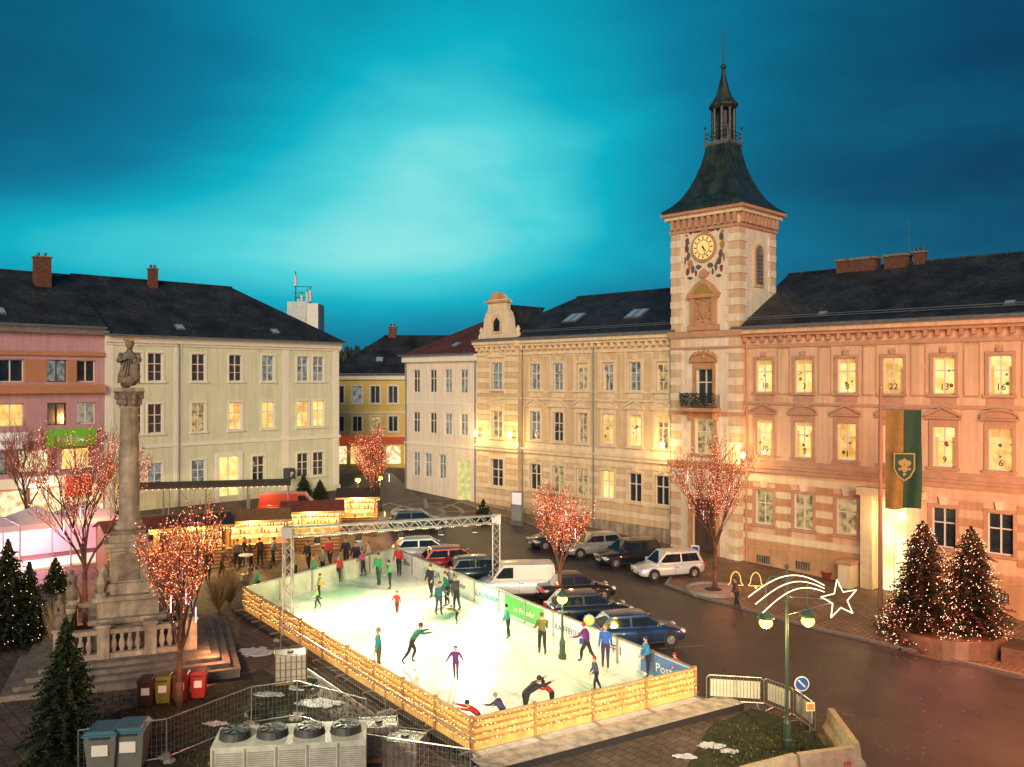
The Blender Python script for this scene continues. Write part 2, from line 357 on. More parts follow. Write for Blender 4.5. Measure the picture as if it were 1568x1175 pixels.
D_.box(4.9,19.9,-.12,.01,-2,1.15,stone); D_.box(0,4.9,-.47,-.35,-2,1.15,stone); D_.box(25.1,32.09,-.12,.01,-2,.85,salmonD); D_.box(37.21,52,-.12,.01,-2,.85,salmonD)
for x in RW:
    if abs(x-34.65)>1: D_.box(x-.45,x+.45,-.15,-.12,-.1,.4,stoneD); [D_.box(x-.4+.16*k,x-.36+.16*k,-.17,-.151,-.08,.38,ironB) for k in range(6)]
for x0,x1,y,m1 in((4.9,19.9,0,creamL),(25.1,52,0,trimD),(-.1,4.98,-.35,creamL)):
    D_.box(x0,x1,y-.16,y+.012,5.68,5.95,m1); D_.box(x0,x1,y-.24,y+.012,5.95,6.12,m1)
    D_.box(x0,x1,y-.08,y+.012,6.121,6.5,m1)
    D_.box(x0,x1,y-.12,y+.012,9.98,10.12,m1)
    D_.box(x0,x1,y-.1,y+.012,13.58,13.8,m1)
    D_.box(x0,x1,y-.35,y+.012,14.3,14.5,m1); D_.box(x0,x1,y-.55,y+.012,14.5,14.75,creamL if m1 is creamL else salmon); D_.box(x0,x1,y-.66,y+.012,14.75,14.9,zinc)
    x=x0+.25
    while x<x1-.2:
        D_.box(x-.1,x+.1,y-.3,y-.02,13.98,14.298,m1); x+=.62
for x in(5.2,12.65,19.6,25.45,45.0): D_.cyl((x,-.2,-1),(x,-.2,14.3),.06,.06,6,trimD if x>20 else zinc)
g=[(0.15,14.9),(.15,15.3),(.55,15.45),(.75,15.9),(.85,16.6),(1.05,17.1),(1.35,17.4),(1.35,17.9),(1.15,17.95),(1.15,18.15),(1.5,18.2),(1.85,18.65),(2.45,18.85),(3.05,18.65),(3.4,18.2),(3.75,18.15),(3.75,17.95),(3.55,17.9),(3.55,17.4),(3.85,17.1),(4.05,16.6),(4.15,15.9),(4.35,15.45),(4.75,15.3),(4.75,14.9)]
D_.prism(g,-.36,.1,creamL)
D_.prism([(1.85,15.4),(3.05,15.4),(3.05,16.6),(2.75,16.95),(2.45,17.05),(2.15,16.95),(1.85,16.6)],-.42,-.362,cream)
D_.prism([(2.1,15.6),(2.8,15.6),(2.8,16.4),(2.45,16.75),(2.1,16.4)],-.45,-.422,glassD)
D_.box(1.0,3.9,-.5,-.362,17.95,18.12,salmonD); D_.prism([(1.5,18.3),(3.4,18.3),(3.0,18.7),(2.45,18.9),(1.9,18.7)],-.44,-.362,salmonD)
for x in(.25,4.65): D_.rev(x,-.1,[(.22,14.9),(.22,15.4),(.12,15.5),(.2,15.7),(.05,16.0)],8,creamL)
# tower ------------------------------------------------------------
TX0,TX1,TY0,TY1=19.9,25.1,-.5,4.2
to=[(22.5,1.3,9.9,12.3),(22.5,1.5,6.6,9.0),(22.5,1.8,-.9,3.6)]
wall(w,TX0,TX1,-2,22.5,TY0,to,towL,.3)
w.poly([(TX0,TY0,-2),(TX0,0,-2),(TX0,0,14.3),(TX0,TY0,14.3)],towD); w.poly([(TX0,TY0,14.3),(TX0,TY1,14.3),(TX0,TY1,22.5),(TX0,TY0,22.5)],towL)
w.poly([(TX1,TY0,-2),(TX1,TY1,-2),(TX1,TY1,22.5),(TX1,TY0,22.5)],towL); w.poly([(TX0,TY1,14),(TX1,TY1,14),(TX1,TY1,22.5),(TX0,TY1,22.5)],towL)
win(W2,to[0],TY0,glassD,rev=.3,style=2);win(W2,to[1],TY0,lit3,rev=.3,style=3);win(W2,to[2],TY0,frameD,frameD,rev=.3,style=2)
surround(D_,to[0],TY0,salmonD,.22,.1,ped='seg');surround(D_,to[1],TY0,salmonD,.22,.1)
surround(D_,to[2],TY0,salmonD,.3,.15,sill=False)
z=-1.8;k=0
while z<21.4:
    h=.52
    mm=towL if k%2 else towD
    wd=.95 if k%2 else .75
    pr=.06 if k%2 else .03
    D_.box(TX0-pr,TX0+wd,TY0-pr,TY0-.001,z,z+h-.03,mm); D_.box(TX1-wd,TX1+pr,TY0-pr,TY0-.001,z,z+h-.03,mm)
    D_.box(TX1+.001,TX1+pr,TY0+.001,TY0+wd,z,z+h-.03,mm)
    D_.box(TX1+.001,TX1+pr,TY1-wd,TY1,z,z+h-.03,mm)
    if z>14.9: D_.box(TX0-pr,TX0-.001,TY0+.001,TY0+wd,z,z+h-.03,mm)
    z+=h;k+=1
for z0,z1,p,mm in((5.7,6.1,.22,salmonD),(9.2,9.45,.16,salmonD),(14.4,14.8,.24,trimD),(13.6,13.75,.12,trimD),(21.5,21.7,.12,trimD),(22.4,22.65,.35,creamL),(22.65,22.85,.55,trimD)):
    D_.box(TX0-p,TX1+p,TY0-p,TY0-.002,z0,z1,mm); D_.box(TX1+.002,TX1+p,TY0-.001,TY1+p,z0,z1,mm)
    if z0>14.5: D_.box(TX0-p,TX0-.002,TY0-.001,TY1+p,z0,z1,mm)
for k in range(11): 
    D_.box(TX0+.1+.48*k,TX0+.3+.48*k,TY0-.3,TY0-.01,21.75,22.39,trimD)
for k in range(10): 
    D_.prism([(TX0+.33+.48*k,21.9),(TX0+.55+.48*k,21.9),(TX0+.55+.48*k,22.2),(TX0+.44+.48*k,22.32),(TX0+.33+.48*k,22.2)],TY0-.05,TY0-.01,salmonD)
for k in range(10): D_.box(TX1+.01,TX1+.3,TY0+.1+.48*k,TY0+.3+.48*k,21.75,22.39,trimD)
D_.box(21.3,23.7,TY0-.18,TY0-.002,14.85,15.2,salmonD);D_.box(21.5,21.85,TY0-.24,TY0-.003,15.2,17.0,salmonD);D_.box(23.15,23.5,TY0-.24,TY0-.003,15.2,17.0,salmonD)
D_.box(21.86,23.14,TY0-.05,TY0-.003,15.2,17.0,trimD)
D_.box(21.3,23.7,TY0-.32,TY0-.002,17.0,17.2,salmonD); D_.prism([(21.2,17.2),(23.8,17.2),(23.2,17.85),(22.5,18.3),(21.8,17.85)],TY0-.22,TY0-.01,salmonD); D_.prism([(21.7,17.3),(23.3,17.3),(22.9,17.75),(22.5,17.95),(22.1,17.75)],TY0-.26,TY0-.221,gold)
D_.prism([(22.5,18.3),(22.8,18.45),(22.75,18.75),(22.5,18.95),(22.25,18.75),(22.2,18.45)],TY0-.2,TY0-.01,salmonD)
D_.prism([(22.05,16.8),(22.95,16.8),(22.95,16.1),(22.75,15.75),(22.5,15.6),(22.25,15.75),(22.05,16.1)],TY0-.12,TY0-.055,gold)
D_.prism([(22.15,16.7),(22.85,16.7),(22.85,16.15),(22.5,15.72),(22.15,16.15)],TY0-.14,TY0-.122,salmonD)
for a in range(8):
    t=a*math.pi/4; D_.sph((22.5+.58*math.cos(t),TY0-.09,16.2+.72*math.sin(t)),.12,salmonD,6)
for k in range(9):
    t=math.pi*k/8; D_.sph((22.5+.95*math.cos(t),TY0-.1,13.0+.42*math.sin(t)),.13,salmonD,6)
D_.sph((22.5,TY0-.1,13.2),.26,gold,8,(1,.6,1.1))
# painted heraldic ornament around the clock
red=mat('fresco_red',(.26,.045,.035),.8,.3,6);grn=mat('fresco_grey',(.12,.10,.09),.8,.4,6);blu=mat('fresco_ochre',(.45,.24,.06),.8,.3,6)
jj=0
def blob(cx,cz,rx,rz,m,n=9):
    global jj; jj+=1; y=TY0-.008-.0008*jj
    D_.poly([(cx+rx*(.6+.55*R.random())*math.cos(2*math.pi*k/n),y,cz+rz*(.6+.55*R.random())*math.sin(2*math.pi*k/n)) for k in range(n)],m)
for sg in(-1,1):
    for (dx,dz,rx,rz_,m) in((1.32,.55,.20,.34,grn),(1.38,.05,.22,.34,red if sg<0 else blu),(1.25,-.5,.18,.32,grn),(1.12,-1.0,.24,.34,blu if sg<0 else grn),(1.38,.95,.15,.14,blu),(.9,-1.35,.14,.34,grn),(1.30,-1.5,.16,.28,red),(.55,1.12,.34,.12,red),(1.12,-1.95,.24,.12,grn),(.45,-1.25,.24,.2,grn),(.3,-1.75,.14,.16,blu),(1.05,1.1,.18,.12,grn),(.65,-1.65,.1,.25,red),(1.5,-.75,.08,.3,red)):
        blob(22.5+sg*dx,20.35+dz,rx,rz_,m)
blob(22.5,21.33,.35,.12,gold)
C=Vector((22.5,TY0,20.35)); clockw=mat('clock_face',(.78,.62,.28),.5,em=(1,.66,.18),es=.42)
ck=MB()
ck.cyl(C+Vector((0,-.04,0)),C+Vector((0,-.13,0)),.98,.98,32,trimD); ck.cyl(C+Vector((0,-.13,0)),C+Vector((0,-.15,0)),.86,.86,32,gold); ck.cyl(C+Vector((0,-.15,0)),C+Vector((0,-.165,0)),.80,.80,32,clockw)
for k in range(12):
    a=k*math.pi/6; u=Vector((math.sin(a),0,math.cos(a))); v=Vector((math.cos(a),0,-math.sin(a))); b=C+Vector((0,-.17,0))
    ck.poly([b+u*.55-v*.035,b+u*.55+v*.035,b+u*.73+v*.045,b+u*.73-v*.045],ironB)
for r_ in(.48,.5): ck.tube([C+Vector((r_*math.cos(t),-.17,r_*math.sin(t))) for t in [6.2832*i/24 for i in range(25)]],.012,3,ironB)
for a,L,wd in((math.radians(140),.42,.045),(math.radians(162),.66,.03)):
    u=Vector((math.sin(a),0,math.cos(a))); v=Vector((math.cos(a),0,-math.sin(a))); b=C+Vector((0,-.185,0))
    ck.poly([b-u*.12-v*wd,b-u*.12+v*wd,b+u*L+v*wd*.4,b+u*L-v*wd*.4],ironB)
ck.cyl(C+Vector((0,-.165,0)),C+Vector((0,-.195,0)),.06,.06,10,ironB)
ck.build('clock',hall)
D_.M=Matrix.Translation((TX1,0,0))@Matrix.Rotation(math.pi/2,4,'Z')
arch=lambda cx,z0,z1,wd:[(cx-wd,z0),(cx+wd,z0),(cx+wd,z1-wd)]+[(cx+wd*math.cos(t*math.pi/8),z1-wd+wd*math.sin(t*math.pi/8)) for t in range(1,8)]+[(cx-wd,z1-wd)]
D_.prism(arch(1.9,17.7,20.6,.62),-.10,-.002,towD);D_.prism(arch(1.9,17.85,20.45,.45),-.12,-.102,stoneD)
for zz in range(8): D_.box(1.5,2.3,-.15,-.121,17.95+.25*zz,18.07+.25*zz,zinc)
D_.M=Matrix.Identity(4)
D_.box(21.2,23.8,TY0-1.0,TY0-.003,9.46,9.7,salmonD)
for x in(21.45,23.35): D_.prism([(x,9.46),(x+.22,9.46),(x+.22,8.9),(x,8.9)],TY0-.45,TY0-.004,salmonD)
for x in [21.25+.125*k for k in range(21)]: D_.cyl((x,TY0-.95,9.7),(x,TY0-.95,10.6),.018,.018,4,ironB)
for yk in range(7):
    for x in(21.25,23.75): D_.cyl((x,TY0-.95+.13*yk,9.7),(x,TY0-.95+.13*yk,10.6),.018,.018,4,ironB)
D_.box(21.2,23.8,TY0-.99,TY0-.92,10.6,10.66,ironB)
for k in range(420):
    c=Vector((R.uniform(21.2,23.8),TY0-.98+R.uniform(-.12,.1),10.3+R.uniform(-.4,.35))); a=R.random()*6.28
    D_.poly([c,c+Vector((.12*math.cos(a),R.uniform(-.05,.05),.12*math.sin(a))),c+Vector((.1*math.cos(a+1.2),0,.1*math.sin(a+1.2)))],needle)
w.build('walls',hall);W2.build('windows',hall);D_.build('stone_trim',hall)
rf=MB()
gable_roof(rf,0.2,20.2,-.55,6,12.4,14.92,18.6,slate,hipL=5.5)
gable_roof(rf,24.6,52.4,-.6,7,14.5,14.92,19.0,slate)
rf.poly([(.6,.1,15),(2.45,.1,17.9),(2.45,5.5,17.9),(.6,1.2,15)],slate);rf.poly([(2.45,.1,17.9),(4.3,.1,15),(4.3,1.2,15),(2.45,5.5,17.9)],slate)
for x in(8.0,8.75,14.2,14.95): skylight(rf,x+.3,-.55,14.92,6,18.6,.32,.68,1.5)
for x in(30.2,40.5): skylight(rf,x,-.6,14.92,7,19.0,.12,.5,.5)
for x,wd in((29.6,2.6),(32.2,1.4)): rf.box(x-wd/2,x+wd/2,6.5,7.5,18.4,19.5,brick); rf.box(x-wd/2-.08,x+wd/2+.08,6.42,7.58,19.5,19.65,stoneD)
chimney(rf,33.6,7,18.4,19.6); rf.cyl((32.9,7,19.6),(32.9,7,21.9),.03,.015,5,steel)
chimney(rf,44,6.6,18.4,19.9,1.2,.7)
rf.cyl((18.5,6,18.6),(18.5,6,20.3),.03,.015,5,steel)
for x0,x1 in((5,19.8),(25.3,52)):
    rf.cyl((x0,0,15.42),(x1,0,15.42),.025,.025,5,zinc); rf.cyl((x0,0,15.55),(x1,0,15.55),.025,.025,5,zinc)
rf.build('roof',hall)
tr=MB(); cx=(TX0+TX1)/2; cy=(TY0+TY1)/2
tr.rev(cx,cy,[(a*SQ2,z) for a,z in((3.0,22.86),(3.02,23.0),(2.6,23.3),(2.1,23.85),(1.68,24.6),(1.35,25.4),(1.1,26.2),(.93,27.0),(.86,27.5))],4,copper,math.pi/4)
tr.rev(cx,cy,[(.86*SQ2,27.5),(.95*SQ2,27.6),(.95*SQ2,27.75)],4,zinc,math.pi/4)
for k in range(8):
    a=math.pi/8+k*math.pi/4; tr.cyl((cx+.72*math.cos(a),cy+.72*math.sin(a),27.75),(cx+.72*math.cos(a),cy+.72*math.sin(a),30.2),.11,.11,6,copper)
    b=a+math.pi/4
    for z in(28.1,28.4,28.7): tr.cyl((cx+.72*math.cos(a),cy+.72*math.sin(a),z),(cx+.72*math.cos(b),cy+.72*math.sin(b),z),.03,.03,4,copper)
for sx in(-1,1):
    for sy in(-1,1):
        tr.cyl((cx+sx*.88,cy+sy*.88,27.6),(cx+sx*.88,cy+sy*.88,28.7),.08,.03,6,copper); tr.sph((cx+sx*.88,cy+sy*.88,28.75),.1,copper,6)
for sx in(-1,1):
    for z in(28.05,28.35): tr.cyl((cx+sx*.88,cy-.88,z),(cx+sx*.88,cy+.88,z),.025,.025,4,ironB); tr.cyl((cx-.88,cy+sx*.88,z),(cx+.88,cy+sx*.88,z),.025,.025,4,ironB)
tr.rev(cx,cy,[(.4,27.75),(.4,30.0)],8,ironB,math.pi/8)
tr.rev(cx,cy,[(.80,30.0),(1.0,30.2),(1.02,30.3),(.74,30.65),(.50,31.1),(.32,31.7),(.18,32.3),(.10,32.8)],8,copper,math.pi/8)
tr.smooth=True; tr.sph((cx,cy,32.95),.2,copper,10); tr.smooth=False
tr.cyl((cx,cy,33.1),(cx,cy,35.9),.06,.02,6,ironB)
tr.build('tower_roof',hall)
adv=[['18','3','8','22','13','16'],['10','5','1','11','9','6']]
for r_,zz in((0,11.0),(1,7.0)):
    for k,sx in enumerate(adv[r_]): text(sx,hall,(RW[k],.1,zz),.5,ironB,name='advent_number')
adw=MB()
pb_=mat('paper_blue',(.06,.12,.25),.8);pg_=mat('paper_green',(.04,.16,.05),.8);pr_=mat('paper_red',(.40,.05,.03),.8)
for o in topL+midL+topR+midR:
    for k in range(3):
        c=(o[0]+R.uniform(-.35,.35),.105,o[2]+R.uniform(.45,1.5)); mm=R.choice([pr_,blu,pr_,pg_,creamL])
        s=R.uniform(.05,.13); n=R.choice([3,5,6]); adw.poly([(c[0]+s*math.cos(2*math.pi*j/n+.5),c[1]+.002*k,c[2]+s*math.sin(2*math.pi*j/n+.5)) for j in range(n)],mm)
adw.build('window_cutouts',hall)
fl=MB()
WL=[(.4,-.9,7.0),(4.5,-.9,7.0),(19.2,-.6,7.0),(25.6,-.9,6.7)]
for x,y,z in WL:
    fl.cyl((x,y+.5,z-.1),(x,y,z-.1),.03,.03,5,ironB); fl.rev(x,y,[(.05,z-.2),(.14,z-.1),(.16,z+.15),(.05,z+.3)],8,lampG)
fl.build('wall_lanterns',hall)
for k,(x,y,z) in enumerate(WL): light('lantern_light',"POINT",hall,(x,y-.45,z),190,(1,.66,.26),.15)
light('portal_lamp','POINT',hall,(34.65,-1.0,3.6),150,(1,.72,.3),.2)

# ================================================================== PALE GREEN HOUSE
GA2=math.radians(45.2)
gh=empty('pale_green_house',(-30.4,64.8,0),GA2)
w=MB()
gx=[2.2,3.8,7.3,10.5,13.5,16.9,18.5]
top=[(x,1.15,11.45,13.65) for x in gx]; mid=[(x,1.15,7.4,9.7) for x in gx]; bot=[(x,1.15,3.0,5.1) for x in gx if x not in(10.5,13.5)]+[(12.6,1.15,3.0,5.1)]
door=(9.9,1.7,.5,5.2)
wall(w,0,20.7,-1,14.9,0,top+mid+bot+[door],greenw)
w.poly([(20.7,0,-1),(20.7,14,-1),(20.7,14,14.9),(20.7,0,14.9)],greenw);w.poly([(0,0,-1),(0,14,-1),(0,14,14.9),(0,0,14.9)],greenw);w.poly([(0,14,-1),(20.7,14,-1),(20.7,14,14.9),(0,14,14.9)],greenw)
w.build('walls',gh)
d=MB()
for k,o in enumerate(top): win(d,o,0,[glassD,glassD,glassD,glassD,glassB,glassB,glassB][k],style=3)
for k,o in enumerate(mid): win(d,o,0,[glassD,glassD,lit3,lit1,lit1,lit1,lit2][k],style=3)
for k,o in enumerate(bot): win(d,o,0,[glassD,glassB,glassB,glassD,glassD,glassD][k],style=3)
d.box(9.05,10.75,.19,.21,.5,5.2,lit2); d.box(9.86,9.94,.1,.185,.5,5.2,frame)
for o in top+mid+bot: surround(d,o,0,whitetrim,.13,.05)
surround(d,door,0,whitetrim,.35,.1,sill=False)
for z0,z1,p in((6.3,6.55,.1),(14.2,14.4,.12),(14.4,14.9,.3),(1.2,2.0,.06)): d.box(-.01,20.8,-p,.01,z0,z1,whitetrim if z0>2 else greenw)
for x in(.35,5.6,15.2,20.35): d.box(x-.3,x+.3,-.04,.011,2.0,14.2,whitetrim)
d.cyl((5.6,-.15,1),(5.6,-.15,14.4),.06,.06,6,zinc)
d.build('windows_and_trim',gh)
d=MB(); gable_roof(d,-.1,21.3,-.6,7,14.6,14.92,20.0,slate,hipR=7.5)
chimney(d,6.2,6.2,19,20.9)
for x in(6.0,14.5): skylight(d,x,-.6,14.92,7,20,.12,.7,.7)
d.box(-.25,.15,-.6,7,15,15.2,zinc)
d.build('roof',gh)
sg=MB(); sg.box(14.9,15.6,-.9,-.1,3.0,3.9,mat('sign_dark',(.04,.05,.06),.5)); sg.build('projecting_sign',gh); text('P',gh,(15.25,-.92,3.2),.6,whitetrim)

# ================================================================== PINK COMMERCIAL BUILDING
ph=empty('pink_commercial_building',(-45.4,49.7,0),GA2)
w=MB(); L=21.25
rows=[(11.4,13.0),(8.3,9.9)]
ops=[]
for (a,b) in rows:
    for x in(1.5,4.2,7,9.8,12.6,15.0,18.0,20.0): ops.append((x,1.7 if x<18 else 1.3,a,b))
ops+= [(x,2.0,5.0,6.6) for x in(2,5,8,11,13.8,16.5,19.3)]
wall(w,0,L,-1,15.4,0,ops,pinkw,.3,pinkd)
w.poly([(0,0,-1),(0,14,-1),(0,14,15.4),(0,0,15.4)],pinkw)
w.build('walls',ph)
d=MB()
for k,o in enumerate(ops):
    g_=[lit1,glassD,glassD,lit3,glassD,lit1,glassB,glassD,glassB][(k*5+3)%9]
    if o[2]<6: g_=[shoplit,lit2,glassB][k%3]
    win(d,o,0,g_,frame if k%2 else frameD,rev=.3,style=1)
for a,b in zip(ops[:7],ops[1:8]):   # brown panels between the windows
    d.box(a[0]+a[1]/2+.05,b[0]-b[1]/2-.05,-.03,-.002,11.4,13.0,pinkd)
for z0,z1,p,m_ in((10.6,11.2,.5,pinkd),(13.3,13.6,.2,pinkd),(7.2,7.7,.3,pinkw),(4.0,4.7,.5,whitetrim),(14.9,15.4,.45,zinc)): d.box(-.1,L-.02,-p,.01,z0,z1,m_)
for k in range(8):
    x0=.3+k*2.65; d.box(x0,x0+2.3,-.06,-.012,1.9,3.8,shoplit); d.box(x0-.1,x0,-.12,-.01,1.6,4.0,frameD); d.box(x0,x0+2.3,-.1,-.012,1.6,1.9,frameD)
d.build('windows_and_bands',ph)
s=MB(); gs=mat('sign_green',(.12,.40,.03),.5,em=(.25,.8,.05),es=.12); ws=mat('sign_white',(.8,.8,.8),.5,em=(1,.95,.9),es=.2)
s.box(12.0,16.0,-.35,-.25,6.75,7.9,ws); s.box(17.1,20.6,-.35,-.25,6.75,8.0,gs); s.box(15.4,17.6,-.6,-.52,4.1,4.75,ws); s.box(18.4,20.2,-.6,-.52,3.1,4.6,mat('sign_red',(.5,.03,.02),.5,em=(1,.1,.05),es=.5)); s.build('shop_signs',ph)
text('tstreuhand',ph,(14,-.36,7.1),.55,blackp); text('hellblau.',ph,(18.9,-.36,7.1),.6,whitetrim); text('&REAL',ph,(16.5,-.61,4.25),.42,mat('sign_red_letters',(.5,.03,.02),.5))
for x in(4,10.5,17): light('shop_light','POINT',ph,(x,-1.2,3.6),200,(1,.72,.4),.2)
d=MB(); gable_roof(d,-.5,L,-.6,7,14.6,15.42,19.9,slate)
chimney(d,18.6,5.3,18,20.9,1.1,.8);chimney(d,8,6.5,18,20.7)
skylight(d,14.5,-.6,15.42,7,19.9,.15,.8,.9);skylight(d,9,-.6,15.42,7,19.9,.15,.8,.9)
d.build('roof',ph)

# ================================================================== IVORY HOUSE & YELLOW HOUSE
iv=empty('ivory_house',(-10.05,81.5,0),HA)
w=MB(); xs=[1.7,4.1,6.2,8.3]
T=[(x,1.0,10.4,12.5) for x in xs];M_=[(x,1.0,6.7,8.6) for x in xs];B_=[(x,1.0,2.7,4.9) for x in(1.7,3.4,5.4)]; dr=(8.3,1.7,.5,4.6)
wall(w,0,10.38,-1,13.8,0,T+M_+B_+[dr],ivory)
w.poly([(0,0,-1),(0,12,-1),(0,12,13.8),(0,0,13.8)],ivory)
for k,o in enumerate(T+M_): win(w,o,0,[glassD,glassD,glassB,glassB][k%4],style=2)
for o in B_: win(w,o,0,glassB,style=2)
w.box(7.45,9.15,.18,.2,.5,4.6,litmat('door_greenish',(.45,.5,.12),(.9,.8,.30),.95)); w.box(8.26,8.34,.1,.17,.5,4.6,frame)
for z0,z1,p in((13.2,13.8,.35),(5.6,5.8,.08),(9.4,9.55,.05)): w.box(-.05,10.37,-p,.01,z0,z1,whitetrim)
w.cyl((9.9,-.15,1),(9.9,-.15,13.3),.06,.06,6,zinc); w.cyl((.3,-.15,1),(.3,-.15,13.3),.06,.06,6,zinc)
w.build('walls',iv)
d=MB(); gable_roof(d,-.3,10.1,-.5,6,12.5,13.82,17.2,redtile,hipL=5); skylight(d,6,-.5,13.82,6,17.2,.2,.7,.8); d.build('roof',iv)
yh=empty('yellow_house',(-20.2,95,0),math.radians(3))
w=MB(); xs=[1.3+1.95*k for k in range(7)]
T=[(x,1.05,9.0,10.9) for x in xs];M_=[(x,1.05,5.9,7.6) for x in xs]
wall(w,0,14,-1,12.2,0,T+M_,yellow)
for k,o in enumerate(T+M_): win(w,o,0,[glassD,glassB,glassD,glassD,lit3][k%5],style=1); surround(w,o,0,whitetrim,.12,.04)
for k in range(7): w.box(.6+1.95*k,2.1+1.95*k,-.05,-.005,2.4,4.3,[shoplit,lit2,glassD][k%3])
w.box(0,14,-.3,.01,11.6,12.2,whitetrim); w.box(0,14,-.25,.01,4.6,5.3,mat('shop_fascia_red',(.3,.03,.015),.6,em=(1,.12,.05),es=.25)); w.box(0,14,-.08,.01,7.9,8.1,whitetrim)
w.poly([(14,0,-1),(14,12,-1),(14,12,12.2),(14,0,12.2)],yellow);w.poly([(0,0,-1),(0,12,-1),(0,12,12.2),(0,0,12.2)],yellow)
w.build('walls',yh)
d=MB(); gable_roof(d,-.4,14.4,-.5,6,12.5,12.22,16.7,slate,hipL=6.0); chimney(d,6.6,6.0,16.0,17.7,.9,.7); skylight(d,5.5,-.5,12.22,6,16.7,.3,.8,.9);skylight(d,8.5,-.5,12.22,6,16.7,.3,.8,.9); d.build('roof',yh)
mh=empty('telecom_tower',(-26.5,112,0)); w=MB(); w.box(-1.9,1.9,-1.8,1.8,0,21.3,whitetrim); w.box(-2.0,.4,-1.95,-1.81,17,21.5,zinc)
for x,h in((-1.4,25.6),(-.6,23),(.1,23.4),(.5,23.6),(-1.0,22.5)): w.cyl((x,0,21.3),(x,0,h),.09,.06,5,ironB); w.box(x-.16,x+.16,-.15,.1,h-1.9,h-.5,zinc)
for z in(22.2,22.8,23.6): w.cyl((-1.6,0,z),(.7,0,z),.04,.04,4,ironB)
w.build('shaft_and_antennas',mh)
def simple_house(name,loc,rot,Lx,D,H,rise,wm,rm):
    e=empty(name,loc,rot); b=MB(); n=max(2,int(Lx/2.6)); o=[(1.4+(Lx-2.8)*k/(n-1),1.0,z,z+1.7) for k in range(n) for z in(H-2.6,H-5.6)]
    wall(b,0,Lx,-2,H,0,o,wm); [win(b,q_,0,R.choice([glassD,glassD,lit1,glassB]),style=1) for q_ in o]
    b.poly([(0,0,-2),(0,D,-2),(0,D,H),(0,0,H)],wm);b.poly([(Lx,0,-2),(Lx,D,-2),(Lx,D,H),(Lx,0,H)],wm);b.poly([(0,D,-2),(Lx,D,-2),(Lx,D,H),(0,D,H)],wm); b.build('walls',e)
    b=MB(); gable_roof(b,-.4,Lx+.4,-.5,D/2,D+.5,H,H+rise,rm); chimney(b,Lx*.3,D/2+.5,H+rise*.7,H+rise+.9); b.build('roof',e)
simple_house('distant_house',(-60,108,2),0,18,10,10,4,ivory,redtile)
simple_house('distant_house',(-34,122,1),.1,13,10,7.5,3,orange,slate)
simple_house('distant_house',(5,120,2),-.5,18,10,12,5,ivory,redtile)
simple_house('corner_house',(-68,27,0),math.radians(45),26,12,13,5,ivory,slate)
simple_house('corner_house',(38,30,-1),math.radians(-45),26,12,13,5,ivory,slate)
hb=MB()
for k in range(90):
    a=math.radians(-75+150*k/89); a2=math.radians(-75+150*(k+1)/89)
    h=lambda t:16+9*math.sin(t*3.1+1)+5*math.sin(t*11)+2.0*math.sin(t*47)+1.2*math.sin(t*131)
    hb.poly([(420*math.sin(a),420*math.cos(a),-10),(420*math.sin(a2),420*math.cos(a2),-10),(470*math.sin(a2),470*math.cos(a2),h(a2)+6),(470*math.sin(a),470*math.cos(a),h(a)+6)],mat('hill_forest',(.012,.018,.014),.95,.4,.1))
hb.build('hills')
tb=MB()
for k in range(420):
    x=R.uniform(-50,-8); y=R.uniform(135,152); h=R.uniform(13.5,17.3); r_=R.uniform(.7,1.4)
    tb.rev(x,y,[(r_*1.2,7),(r_,h-3+R.random()),(r_*.55,h-1.3),(.08,h)],5,needle,R.random())
tb.build('distant_trees')

# ================================================================== GROUND
gd=MB(); pd=Vector((.7071,.7071))
def SP(s,t): 
    p=DS*s+pd*t; return (p.x,p.y,gz(p.x,p.y))
ss=[-1500,-45,120,1500]
for a,b in zip(ss[:-1],ss[1:]): gd.poly([SP(a,-1500),SP(a,1500),SP(b,1500),SP(b,-1500)][::-1],paver)
gd.build('ground')
def sheet(name,pts,m,dz,thick=0,side=None,world=False):
    b=MB(); P=[]
    for p in pts:
        v=Vector((p[0],p[1],gz(*p))) if world else site(*p)
        P.append((v.x,v.y,v.z+dz))
    b.poly(P,m)
    if thick:
        for a,c in zip(P,P[1:]+P[:1]):
            b.poly([(a[0],a[1],a[2]-thick),(c[0],c[1],c[2]-thick),c,a],side or m)
    return b.build(name)
sheet('road_asphalt',[(610,878),(590,840),(700,795),(765,800),(870,838),(960,868),(1025,893),(1068,918),(1250,968),(1568,1042),(1800,1098),(1900,1500),(1500,1400),(1350,1230),(1285,1130),(1240,1085),(1160,1060),(1062,1045)],asphalt,.006)
sheet('street',[(520,760),(560,722),(600,725),(640,760),(700,795),(590,842),(540,800)],asphalt,.010)
kl=[(775,792),(880,829),(965,858),(1030,880),(1018,897),(1068,915),(1250,965),(1568,1039),(1800,1094)]
bl=[(1900,1030),(1568,948),(1140,852),(1040,832),(735,768),(700,768)]
sheet('pavement',kl+bl,paverR,.12,.12,kerbm)
kb=MB()
for a,b in zip(kl[:-1],kl[1:]):
    A=site(*a);B=site(*b);dd=(B-A);dd.z=0;dd.normalize();nn=Vector((dd.y,-dd.x,0))
    z=Vector((0,0,.126)); kb.poly([A+z,B+z,B-nn*.16+z,A-nn*.16+z],kerbm); kb.poly([A+z,B+z,B+Vector((0,0,-.05)),A+Vector((0,0,-.05))],kerbm)
kb.build('kerb')
sheet('grass_patch',[(150,1095),(250,1075),(400,1025),(430,1040),(560,1140),(620,1400),(60,1400),(70,1170)],grassm,.012)
sheet('grass_patch',[(1085,1115),(1150,1085),(1240,1110),(1275,1160),(1270,1300),(980,1300)],grassm,.012)
sheet('grass_patch',[(0,985),(60,930),(120,900),(130,930),(45,1000)],grassm,.012)
